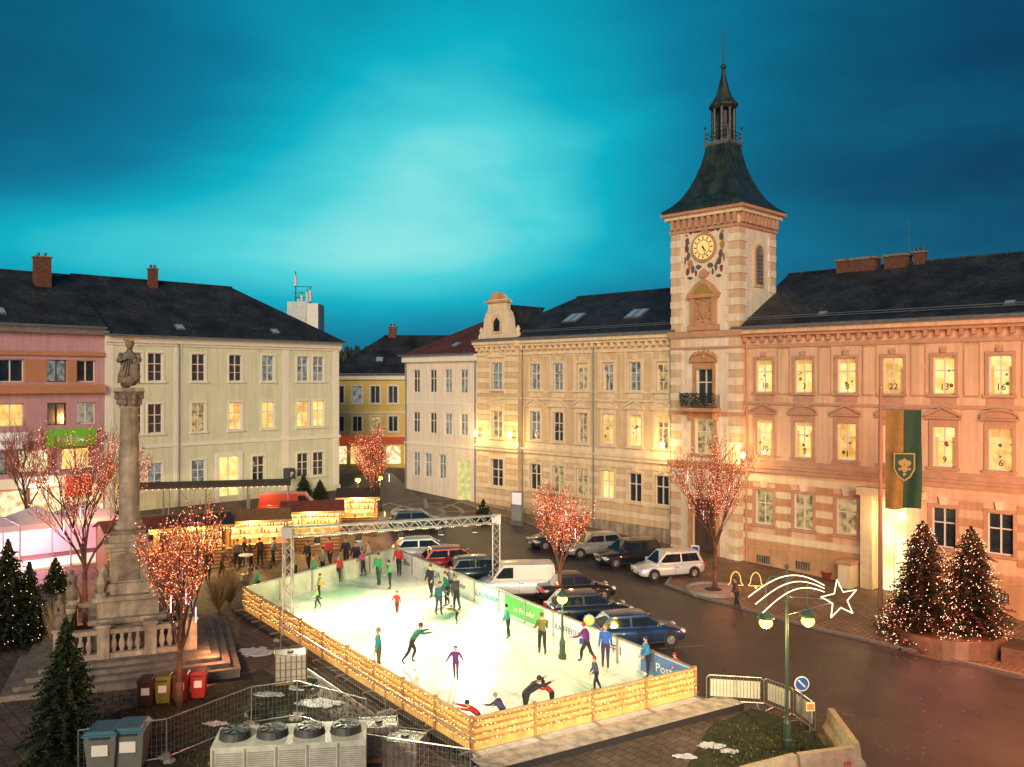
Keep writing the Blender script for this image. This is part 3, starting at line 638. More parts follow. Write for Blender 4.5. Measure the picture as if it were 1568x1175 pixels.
def patch(name,cx,cy,rx,ry,m,dz,n=26,jit=.55):
    c=site(cx,cy); return sheet(name,[(c.x+rx*(1-jit*R.random())*math.cos(2*math.pi*k/n),c.y+ry*(1-jit*R.random())*math.sin(2*math.pi*k/n)) for k in range(n)],m,dz,.04,world=True)
for (a,b,c_,d_) in((392,1000,1.0,.7),(490,1078,1.0,.5),(460,1055,.6,.3),(412,1065,.7,.25),(1085,1143,.6,.3),(1118,1152,.4,.2),(1050,1160,.5,.2),(330,1110,.5,.2),(555,1040,.4,.3)): patch('snow_patch',a,b,c_,d_,snow,.06)
gt=MB()
for k in range(4200):
    if k%4: p=site(R.uniform(150,560),R.uniform(1060,1180))
    else: p=site(R.uniform(1090,1250),R.uniform(1105,1180))
    a=R.random()*6.28; h=R.uniform(.05,.16)
    gt.poly([p+Vector((-.03*math.cos(a),-.03*math.sin(a),0)),p+Vector((.03*math.cos(a),.03*math.sin(a),0)),p+Vector((R.uniform(-.08,.08),R.uniform(-.08,.08),h))],R.choice([grassm,needle2,soil]))
gt.build('grass_tufts')
mk=MB()
def stripe(a,b,wd,dz=.012,m=marking):
    A=Vector(a);B=Vector(b);dd=(B-A);dd.z=0;dd.normalize();nn=Vector((dd.y,-dd.x,0))*wd/2;z=Vector((0,0,dz)); mk.poly([A-nn+z,B-nn+z,B+nn+z,A+nn+z],m)
for k in range(9):
    p=site(1010-52*k+1.2*k*k,994-21*k+.45*k*k); e_=p+Vector((2.2,.7,0)); e_.z=gz(e_.x,e_.y); stripe(p,e_,.08)
cc=site(655,785)
for r_,wd in((1.3,.35),(2.8,.35),(4.3,.35)):
    n=40
    for k in range(n):
        if k%8==7: continue
        a=2*math.pi*k/n;b=2*math.pi*(k+1)/n
        pa=Vector((cc.x+r_*math.cos(a),cc.y+r_*math.sin(a)*1.5,0));pb=Vector((cc.x+r_*math.cos(b),cc.y+r_*math.sin(b)*1.5,0)); pa.z=gz(pa.x,pa.y);pb.z=gz(pb.x,pb.y); stripe(pa,pb,wd,.016,kerbm)
for k in range(8):
    a=k*math.pi/4+.2; pa=Vector((cc.x+1.3*math.cos(a),cc.y+1.95*math.sin(a),0));pb=Vector((cc.x+4.3*math.cos(a),cc.y+6.4*math.sin(a),0)); pa.z=gz(pa.x,pa.y);pb.z=gz(pb.x,pb.y); stripe(pa,pb,.3,.020,kerbm)
mk.build('road_markings')
lv=MB()
for k in range(1100):
    c=site(R.uniform(0,560),R.uniform(900,1175)) if k%2 else site(R.uniform(1000,1500),R.uniform(925,1170)); a=R.random()*6.28;s=R.uniform(.03,.07)
    c=c+Vector((0,0,.14 if k%2==0 else .03)); lv.poly([c+Vector((s*math.cos(a),s*math.sin(a),0)),c+Vector((s*math.cos(a+2),s*math.sin(a+2),.02)),c+Vector((s*math.cos(a+4),s*math.sin(a+4),0))],R.choice([wood,twig,soil]))
lv.build('fallen_leaves')

# ================================================================== ICE RINK
NL=site(722,1160);NR=site(1064,1074);FR=site(604,872);FL=site(374,940)
UP=Vector((0,0,1)); PLT=.18
ice=bpy.data.materials.new('ice'); ice.use_nodes=True; nt=ice.node_tree;n=nt.nodes;l=nt.links;b=n['Principled BSDF']
tc=n.new('ShaderNodeTexCoord');no=n.new('ShaderNodeTexNoise');no.inputs['Scale'].default_value=.28;no.inputs['Detail'].default_value=6
l.new(tc.outputs['Object'],no.inputs['Vector']);cr=n.new('ShaderNodeValToRGB');e=cr.color_ramp.elements;e[0].position=.38;e[0].color=(.42,.72,.48,1);e[1].position=.50;e[1].color=(.90,.89,.72,1)
l.new(no.outputs['Fac'],cr.inputs['Fac']);l.new(cr.outputs['Color'],b.inputs['Base Color']);b.inputs['Roughness'].default_value=.3
n2=n.new('ShaderNodeTexNoise');n2.inputs['Scale'].default_value=9;n2.inputs['Detail'].default_value=9;l.new(tc.outputs['Object'],n2.inputs['Vector']);bu=n.new('ShaderNodeBump');bu.inputs['Strength'].default_value=.2;l.new(n2.outputs['Fac'],bu.inputs['Height']);l.new(bu.outputs['Normal'],b.inputs['Normal'])
rink=empty('ice_rink',(0,0,0))
cen=(NL+NR+FR+FL)/4
corn=[NL,NR,FR,FL]
outer=[]
for c in corn:
    v=(c-cen);v.z=0; outer.append(c+v.normalized()*.7)
b=MB(); b.poly([p+UP*PLT for p in corn],ice); b.build('ice_sheet',rink)
b=MB(); scr=mat('ice_scratches',(.50,.62,.52),.5)
for k in range(260):
    u,v=R.random(),R.random(); c=NL.lerp(NR,u).lerp(FL.lerp(FR,u),v); a=R.random()*6.28; Ls=R.uniform(.6,2.6); cur=R.uniform(-.6,.6); pr=[]
    for j in range(5): pr.append(c+Vector((math.cos(a+cur*j/4),math.sin(a+cur*j/4),0))*(Ls*(j/4-.5)))
    for p0,p1 in zip(pr[:-1],pr[1:]):
        dd=(p1-p0).normalized(); nn=Vector((dd.y,-dd.x,0))*.014
        b.poly([Vector((t.x,t.y,gz(t.x,t.y)+PLT+.004)) for t in (p0-nn,p1-nn,p1+nn,p0+nn)],scr)
b.build('ice_scratches',rink)
b=MB(); pm=mat('rubber_mat',(.06,.055,.05),.8,.3,5,.4)
for k in range(4):
    a,c=corn[k],corn[(k+1)%4];oa,oc=outer[k],outer[(k+1)%4]
    b.poly([a+UP*(PLT-.01),c+UP*(PLT-.01),oc+UP*(PLT-.01),oa+UP*(PLT-.01)],snow if k==0 else pm); b.poly([oa+UP*(PLT-.01),oc+UP*(PLT-.01),oc-UP*.2,oa-UP*.2],blackp)
fd=(NR-NL);fd.z=0;fd.normalize();fn=Vector((fd.y,-fd.x,0))
a=NL-fd*.3+fn*.45;c=NR+fd*1.1+fn*.45
b.poly([a+UP*.19,c+UP*.19,c+fn*1.0+UP*.17,a+fn*1.0+UP*.17],mat('deck_snowy',(.42,.36,.29),.8,.5,2.5,.6)); b.poly([a+fn*1.0+UP*.17,c+fn*1.0+UP*.17,c+fn*1.05-UP*.4,a+fn*1.05-UP*.4],blackp)
b.build('platform',rink)
netm=mat('glowing_board_panel',(.60,.36,.12),.7,.45,2.2,.4,em=(1,.42,.07),es=.34)  # warm light on the boards put into the panel as emission
rail=mat('board_rail',(.42,.22,.08),.7,.3,3,.3)
def boards(A,B,name,m,h=1.1,lights=True):
    b=MB(); A=A+UP*PLT;B=B+UP*PLT; d=(B-A); L=d.length; d.normalize(); nrm=Vector((d.y,-d.x,0)).normalized()
    n=int(L/2)
    def slab(s0,s1,z0,z1,t0,t1,m):
        p=[A+d*s0+nrm*t0,A+d*s1+nrm*t0,A+d*s1+nrm*t1,A+d*s0+nrm*t1]
        i=b.add([v+UP*z0 for v in p]+[v+UP*z1 for v in p])
        for f4 in((0,3,2,1),(0,1,5,4),(1,2,6,5),(2,3,7,6),(3,0,4,7),(4,5,6,7)): b.face([i+k for k in f4],m)
    for k in range(n+1):
        s=L*k/n; slab(s-.05,s+.05,0,h+.06,-.06,.06,rail if lights else steel)
        if lights: slab(s-.03,s+.03,0,.05,.06,.5,steel)
    if lights:
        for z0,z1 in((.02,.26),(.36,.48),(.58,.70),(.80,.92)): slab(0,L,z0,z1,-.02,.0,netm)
        slab(0,L,.0,h-.1,-.05,-.03,rail)
        slab(0,L,h-.08,h,-.045,.045,woodL)
        s=0
        while s<L:
            for z in(.31,.53,.75,.99):
                zz=z+R.uniform(-.04,.04)+.04*math.sin(s*3.1+z*9)
                c=A+d*(s+R.uniform(-.06,.06))+UP*zz+nrm*.06; b.octa(c,R.uniform(.014,.028),bulbW)
            s+=.18
    else:
        slab(0,L,0,h,-.02,.02,m); slab(0,L,h,h+.06,-.05,.05,steel)
    return b.build(name,rink)
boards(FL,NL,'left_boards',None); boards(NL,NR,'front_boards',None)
boards(NR,FR,'right_boards',mat('board_white',(.7,.7,.66),.5,.1,2),1.05,False); boards(FR,FL,'back_boards',mat('board_backs',(.55,.60,.45),.5,.2,1),1.05,False)
ad=MB(); d=(FR-NR);L=d.length;d.normalize();nr=Vector((d.y,-d.x,0)).normalized()
cols=[(.10,.20,.42),(.75,.75,.72),(.75,.75,.72),(.12,.42,.10),(.72,.72,.66),(.7,.7,.68),(.60,.66,.50),(.7,.7,.68),(.7,.66,.5),(.5,.05,.05),(.75,.75,.72),(.1,.3,.1)]
s=.3;k=0
ang=math.atan2(-d.y,-d.x); words=['Post','FF 1','RAIFFEISEN','ist Freude!','GLAS-FRANK','stadtwerke','UNIQA','Bau','EIS','ORF','HOTEL','Markt']
while s<L-2.5:
    ln=R.uniform(2.2,3.4); m_=mat('banner_%d'%(k%12),cols[k%12],.5,.12,3)
    for t in(-.03,.03):
        a=NR+d*s+UP*PLT+nr*t;c=NR+d*(s+ln)+UP*PLT+nr*t; ad.poly([a+UP*.12,c+UP*.12,c+UP*1.0,a+UP*1.0],m_)
    pp=NR+d*(s+ln/2)+UP*(PLT+.38)
    for tt,aa in((-.04,ang),(.04,ang+math.pi)):
        text(words[k%12],rink,pp+nr*tt,.5 if len(words[k%12])<6 else .38,whitetrim if sum(cols[k%12])<1.2 else (blackp if k%2 else pb_),rot=(math.pi/2,0,aa),name='banner_lettering')
    s+=ln+.15;k+=1
ad.build('advertising_banners',rink)
TA=site(441,978);TB=site(760,915)
tz=11.5-(815-583)*TA.y/F
gan=empty('truss_gantry',(0,0,0)); b=MB()
def truss(A,B,wd,m):
    d=(B-A);L=d.length;d.normalize();a=Vector((0,0,1)) if abs(d.z)<.9 else Vector((1,0,0));u=d.cross(a).normalized();v=d.cross(u).normalized()
    cs=[u*sx*wd/2+v*sy*wd/2 for sx,sy in((-1,-1),(1,-1),(1,1),(-1,1))]
    for c in cs: b.cyl(A+c,B+c,.034,.034,5,m)
    n=int(L/.4)
    for k in range(n):
        s0=L*k/n;s1=L*(k+1)/n
        for j in range(4):
            c0,c1=cs[j],cs[(j+1)%4]
            if k%2: c0,c1=c1,c0
            b.cyl(A+d*s0+c0,A+d*s1+c1,.018,.018,4,m,False)
TAt=TA+UP*(tz-TA.z); zB=11.5-(795-583)*TB.y/F; TBt=Vector((TB.x,TB.y,zB))
truss(TA,TAt,.38,alu);truss(TB,TBt,.38,alu);truss(TAt,TBt,.38,alu)
for P in(TA,TB): b.box(P.x-.5,P.x+.5,P.y-.5,P.y+.5,P.z,P.z+.12,steel)
for P in(TAt,TBt): b.box(P.x-.24,P.x+.24,P.y-.24,P.y+.24,P.z-.24,P.z+.24,alu)
fixt=nosample(mat('floodlight_lens',(.9,.9,.9),.2,em=(1,.95,.8),es=5))
for f in(.12,.3,.5,.7,.88):
    c=TAt.lerp(TBt,f)-UP*.35; b.cyl(c,c-UP*.25,.14,.17,10,blackp); b.cyl(c-UP*.25,c-UP*.26,.15,.15,10,fixt)
for k in range(90):
    c=TAt.lerp(TBt,k/89)+UP*(-.24+.03*math.sin(k)); b.octa(c,.03,bulbW)
b.build('truss',gan)
def aim(c,t): return (t-c).to_track_quat('-Z','Y').to_euler()
for f in(.12,.5,.88):
    c=TAt.lerp(TBt,f)-UP*.7
    for tgt,e_ in((NL.lerp(NR,f)*.8+cen*.2,4200),(cen.lerp(FL.lerp(FR,f),.5),1700)):
        light('floodlight','SPOT',gan,c,e_,(1,.90,.54),.15,aim(c,tgt),math.radians(100),.8)
for f,col in((.7,(.10,1,.35)),(.3,(.15,1,.55))):
    c=TAt.lerp(TBt,f)-UP*.7; tgt=FR.lerp(NR,.45) if f>.5 else FL.lerp(cen,.4); light('effect_spot','SPOT',gan,c,2600,col,.1,aim(c,tgt),math.radians(40),.9)
for (x,y,hh,tg,en) in((-13.5,15,10,NL.lerp(cen,.35),15000),(12.5,14,10,cen.lerp(NR,.45),15000)):  # unseen masts added outside the frame to brighten the ice
    z0=gz(x,y); e=empty('added_flood_mast',(x,y,z0)); b=MB(); b.cyl((0,0,0),(0,0,hh),.12,.07,10,steel); b.box(-.5,.5,-.1,.1,hh,hh+.35,blackp); b.box(-.45,.45,.1,.11,hh+.04,hh+.31,fixt); b.build('mast',e)
    c=Vector((x,y,z0+hh)); light('floodlight','SPOT',e,(0,.4,hh+.2),en,(1,.90,.58),.25,aim(c,tg),math.radians(42),.7)

# ================================================================== TREES
def bare_tree(name,base,H,spread,lights=True,tubes=4,seed=1):
    rr=random.Random(seed); e=empty(name,base); b=MB(); bl_=MB()
    def grow(p,d,L,r,dep):
        n=3; c0=p
        for i in range(n):
            d2=(d+Vector((rr.uniform(-.17,.17),rr.uniform(-.17,.17),rr.uniform(.0,.14)))).normalized(); c1=c0+d2*L/n
            b.cyl(c0,c1,max(.008,r*(1-.2*i)),max(.008,r*(1-.2*(i+1))),5 if dep<2 else 3,bark if dep<3 else twig,False)
            if lights and dep>=1:
                for _ in range(2):
                    if rr.random()<(.6,.55,.42,.27,.17,.10)[dep]:
                        bl_.octa(c0.lerp(c1,rr.random())+Vector((rr.uniform(-.03,.03),rr.uniform(-.03,.03),0)),rr.uniform(.015,.030),bulbR if rr.random()<.78 else bulbP)
            c0=c1;d=d2
            if dep<5 and (i>0 or dep>0):
                for _ in range(1 if dep>2 else 2):
                    if rr.random()<.68:
                        a=rr.random()*6.28; o=Vector((math.cos(a),math.sin(a),rr.uniform(.3,1.0))); grow(c0,(d*.95+o*spread).normalized(),L*rr.uniform(.5,.75),r*.5,dep+1)
        if dep<5: grow(c0,d,L*.62,r*.6,dep+1)
    tH=H*.27; b.smooth=True; b.cyl((0,0,-.1),(0,0,tH*.5),.16,.12,8,bark);b.cyl((0,0,tH*.5),(0,0,tH),.12,.10,8,bark);b.smooth=False
    for k in range(4):
        a=k*1.57+rr.random(); grow(Vector((0,0,tH+.1*k)),Vector((math.cos(a)*.42,math.sin(a)*.42,1)).normalized(),H*.29,.065,1)
    grow(Vector((0,0,tH)),Vector((0,0,1)),H*.33,.08,1)
    b.build('branches',e)
    if lights: bl_.build('fairy_lights',e)
    if tubes:
        t_=MB()
        for k in range(tubes):
            a=rr.random()*6.28;rad=H*.17*rr.uniform(.6,1.2);z=H*rr.uniform(.45,.8); t_.cyl((rad*math.cos(a),rad*math.sin(a),z),(rad*math.cos(a),rad*math.sin(a),z-.55),.018,.018,5,tubeW)
        t_.build('light_tubes',e)
    return e
def hgt(px,py0,py1):
    p=site(px,py0); return p,(py0-py1)*p.y/F
for i,(px,p0,p1,sp) in enumerate(((275,1085,775,.66),(130,960,645,.70),(575,812,655,.66),(857,925,742,.68),(1095,905,668,.64),(40,830,650,.62))):
    p,h=hgt(px,p0,p1); e=bare_tree('bare_tree',p,h*1.0,sp,seed=20+i,tubes=(5,3,2,3,5,0)[i],lights=i<5)
    if i<5: light('tree_red_fill','POINT',e,(.5,-.9,1.4),60,(1,.26,.10),.1)  # added red fill to tint the branches, no fitting modelled
def conifer(name,base,H,Rad,seed=1,lights=0,ex=.85,warm=False):
    rr=random.Random(seed); 
    e=empty(name,base); b=MB(); lb=MB()
    b.cyl((0,0,-.1),(0,0,H*.97),.09*H/4,.012,7,bark)
    lv=int(16+H*4.5)
    for i in range(lv):
        f=i/(lv-1); z=H*(.06+.92*f); r_=Rad*(1-f)**ex*rr.uniform(.78,1.15)+.04; nb_=int(7+8*(1-f))
        for k in range(nb_):
            a=6.283*k/nb_+i*1.9+rr.uniform(-.2,.2); L=r_*rr.uniform(.68,1.22); dz=-.22*L+rr.uniform(-.05,.05)*H*.1
            dx,dy=math.cos(a),math.sin(a); tip=Vector((dx*L,dy*L,z+dz)); root=Vector((0,0,z)); side=Vector((-dy,dx,0))
            n=5+int(L*4)
            for j in range(n):
                t=.2+.8*j/n; c=root.lerp(tip,t)+Vector((0,0,rr.uniform(-.04,.04))); w_=L*.24*(1.15-t)+.05
                m_=(needleR if warm and rr.random()<.75 else needle2) if rr.random()<.42 else needle
                for s_ in(-1,1):
                    o=side*s_*w_*rr.uniform(.7,1.2)+Vector((dx,dy,0))*w_*.7+Vector((0,0,rr.uniform(-.10,.05)))
                    pp_=Vector((dx,dy,0))*w_*.35+Vector((0,0,.05)); b.poly([c-pp_*.5,c+o,c+pp_],m_)
            b.poly([tip-Vector((dx,dy,0))*.12+side*.04,tip-Vector((dx,dy,0))*.12-side*.04,tip+Vector((dx*.06,dy*.06,.03))],needle2)
    b.build('foliage',e)
    for k in range(lights):
        f=rr.random()**1.3; z=H*(.08+.88*f); r_=Rad*(1-f)**ex*rr.uniform(.75,1.08)+.05; a=rr.random()*6.283
        lb.octa((r_*math.cos(a),r_*math.sin(a),z-.1*r_),rr.uniform(.012,.022)*max(1,H/4.5),(bulbP if rr.random()<.7 else (bulbR if rr.random()<.6 else bulbW)) if warm else bulbW)
    if lights: lb.build('fairy_lights',e)
    return e
for i,(px,p0,p1,rad,lt) in enumerate(((1413,985,796,1.9,760),(1487,990,804,1.75,680),(1268,884,815,.7,110),(740,800,765,.9,40),(465,757,725,.8,0),(490,763,735,.8,0),(100,1165,945,1.4,0),(12,985,825,1.7,120),(85,905,855,.8,30),(45,980,860,1.0,0))):
    p,h=hgt(px,p0,p1)
    e=conifer('fir_tree',p,h,rad,40+i,lt,.52 if i<2 else .85,i<2)
    if i<2: light('tree_red_fill','POINT',e,(-1.2,-2.2,1.3),60,(1,.30,.22),.15)  # added red fill to tint the big firs, no fitting modelled
for i,(px,py,rr_) in enumerate(((335,935,.8),(352,925,.6),(85,990,.6))):
    p=site(px,py); e=empty('dry_shrub',p); b=MB()
    for k in range(160):
        a=R.random()*6.28;t=R.uniform(.1,1); b.cyl((0,0,0),(rr_*t*math.cos(a),rr_*t*math.sin(a),R.uniform(.6,2.0)),.018,.004,3,mat('straw_twig',(.30,.2,.08),.9),False)
    b.build('twigs',e)
p=site(1455,990); e=empty('steel_planter',(p.x,p.y,p.z),math.radians(-45)); b=MB(); corten=mat('planter_steel',(.34,.20,.13),.35,.2,3,metal=.6)
b.rev(-.1,0,[(2.35,-.3),(2.35,.85),(2.28,.85),(2.25,.7)],28,corten); b.rev(-.1,0,[(2.24,.6),(.01,.66)],28,soil)
b.box(2.4,6.5,-.9,.9,-.4,.7,corten,soil); b.build('planter_body',e)
p=site(1268,888); b=MB(); b.rev(p.x,p.y,[(.3,p.z),(.42,p.z+.5),(.36,p.z+.5),(.3,p.z+.4)],12,mat('red_pot',(.35,.04,.03),.5)); b.build('plant_pot')
p=site(1092,908); b=MB(); b.rev(p.x,p.y,[(1.5,p.z-.1),(1.5,p.z+.3),(1.35,p.z+.3),(1.3,p.z+.2)],20,kerbm); b.rev(p.x,p.y,[(1.29,p.z+.1),(.01,p.z+.26)],20,soil); b.build('tree_planting_ring')

# ================================================================== HOLY TRINITY COLUMN
p=site(198,1000); col=empty('baroque_column_monument',(p.x,p.y,p.z),math.radians(22))
b=MB(); S=p.y/F
Z=lambda py:11.5-(py-583)*S-p.z
def sq(h,z0,z1,m=stone): b.rev(0,0,[(h*SQ2,z0),(h*SQ2,z1)],4,m,math.pi/4)
for k in range(4): 
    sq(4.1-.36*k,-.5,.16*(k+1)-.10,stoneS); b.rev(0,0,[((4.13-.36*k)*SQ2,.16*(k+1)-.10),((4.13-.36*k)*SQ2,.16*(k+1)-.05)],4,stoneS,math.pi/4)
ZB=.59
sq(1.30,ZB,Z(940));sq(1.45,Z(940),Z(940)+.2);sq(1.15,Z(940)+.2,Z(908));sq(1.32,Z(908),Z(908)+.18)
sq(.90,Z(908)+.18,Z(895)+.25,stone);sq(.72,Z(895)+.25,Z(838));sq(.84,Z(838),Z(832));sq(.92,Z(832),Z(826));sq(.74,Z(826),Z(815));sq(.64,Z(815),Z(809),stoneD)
b.prism([(-.4,Z(890)+.2),(.4,Z(890)+.2),(.4,Z(845)),(0,Z(840)),(-.4,Z(845))],-.77,-.725,stoneD)
b.box(-.8,.8,-1.34,-1.302,ZB+.2,Z(945),stoneD)
for sx in(-1,1):
    for sy in(-1,1): b.rev(sx*1.02,sy*1.02,[(.26,Z(908)+.18),(.26,Z(908)+.33),(.12,Z(908)+.38),(.22,Z(908)+.7),(.16,Z(908)+.9),(.05,Z(908)+1.1)],8,stone)
b.smooth=True
zb,zt=Z(809),Z(622)
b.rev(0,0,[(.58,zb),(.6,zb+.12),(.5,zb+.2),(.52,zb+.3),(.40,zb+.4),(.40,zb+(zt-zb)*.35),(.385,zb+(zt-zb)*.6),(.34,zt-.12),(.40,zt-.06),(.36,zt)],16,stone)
b.smooth=False
b.rev(0,0,[(.36,zt),(.42,zt+.2),(.5,zt+.45),(.62,zt+.62)],12,stoneD)
for k in range(8):
    a=k*math.pi/4+.4
    for zz,rr_ in((zt+.18,.42),(zt+.4,.5)): b.sph((rr_*math.cos(a),rr_*math.sin(a),zz),.12,stoneD,6,(1,1,1.4))
b.rev(0,0,[(.78,zt+.62),(.8,zt+.76)],4,stone,math.pi/4)
b.build('pedestal_and_shaft',col)
b=MB(); z0=zt+.76; b.smooth=True
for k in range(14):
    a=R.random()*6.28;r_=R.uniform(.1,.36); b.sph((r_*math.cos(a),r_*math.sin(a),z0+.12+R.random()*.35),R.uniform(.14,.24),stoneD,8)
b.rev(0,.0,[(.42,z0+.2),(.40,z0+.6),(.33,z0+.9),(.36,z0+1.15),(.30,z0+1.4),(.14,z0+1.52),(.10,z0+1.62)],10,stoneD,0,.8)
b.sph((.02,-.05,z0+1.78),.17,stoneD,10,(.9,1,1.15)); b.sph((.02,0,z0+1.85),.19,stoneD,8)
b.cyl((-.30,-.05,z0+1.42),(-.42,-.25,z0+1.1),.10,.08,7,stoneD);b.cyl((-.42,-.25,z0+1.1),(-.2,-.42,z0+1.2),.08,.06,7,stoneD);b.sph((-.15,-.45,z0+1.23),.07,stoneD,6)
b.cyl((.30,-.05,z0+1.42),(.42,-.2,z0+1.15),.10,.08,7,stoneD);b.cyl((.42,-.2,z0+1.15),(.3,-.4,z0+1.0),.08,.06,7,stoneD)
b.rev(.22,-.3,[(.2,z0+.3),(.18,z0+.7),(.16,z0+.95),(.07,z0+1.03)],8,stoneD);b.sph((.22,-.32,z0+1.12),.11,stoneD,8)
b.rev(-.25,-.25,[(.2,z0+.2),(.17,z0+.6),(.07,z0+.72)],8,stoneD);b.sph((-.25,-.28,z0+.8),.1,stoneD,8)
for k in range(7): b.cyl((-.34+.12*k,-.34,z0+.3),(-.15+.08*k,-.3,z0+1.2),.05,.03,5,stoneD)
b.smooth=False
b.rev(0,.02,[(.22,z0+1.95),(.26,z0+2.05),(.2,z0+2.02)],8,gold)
b.build('statue',col)
b=MB(); hb_=2.35; zz0=ZB
for k in range(4):
    b.M=Matrix.Rotation(k*math.pi/2,4,'Z')
    b.box(-hb_+.2,hb_-.2,-hb_-.16,-hb_+.16,zz0,zz0+.2,stone);b.box(-hb_+.2,hb_-.2,-hb_-.19,-hb_+.19,zz0+.95,zz0+1.12,stone)
    for x in(-hb_,-.85,.85): b.box(x-.22,x+.22,-hb_-.22,-hb_+.22,zz0,zz0+1.2,stone); b.box(x-.27,x+.27,-hb_-.27,-hb_+.27,zz0+1.2,zz0+1.32,stone)
    b.smooth=True
    x=-hb_+.42
    while x<hb_-.3:
        if abs(abs(x)-.85)>.28: b.rev(x,-hb_,[(.09,zz0+.2),(.07,zz0+.28),(.13,zz0+.45),(.11,zz0+.6),(.06,zz0+.75),(.09,zz0+.95)],8,stone)
        x+=.29
    b.smooth=False
b.M=Matrix.Identity(4)
b.build('balustrade',col)
def saint(x,y,z,s):
    b=MB(); b.smooth=True; b.rev(x,y,[(.32*s,z),(.3*s,z+.5*s),(.22*s,z+.9*s),(.25*s,z+1.2*s),(.1*s,z+1.38*s)],9,stoneD,0,.8); b.sph((x,y,z+1.5*s),.13*s,stoneD,8); b.cyl((x-.22*s,y,z+1.2*s),(x-.1*s,y-.3*s,z+.9*s),.08*s,.05*s,6,stoneD); b.cyl((x+.22*s,y,z+1.2*s),(x+.3*s,y-.25*s,z+1.3*s),.08*s,.05*s,6,stoneD); b.build('saint_figure',col)
saint(-hb_,-hb_,zz0+1.32,.8);saint(-hb_,hb_,zz0+1.32,.8)
light('monument_uplight','POINT',col,(3.2,-3.4,.9),120,(1,.38,.16),.1)

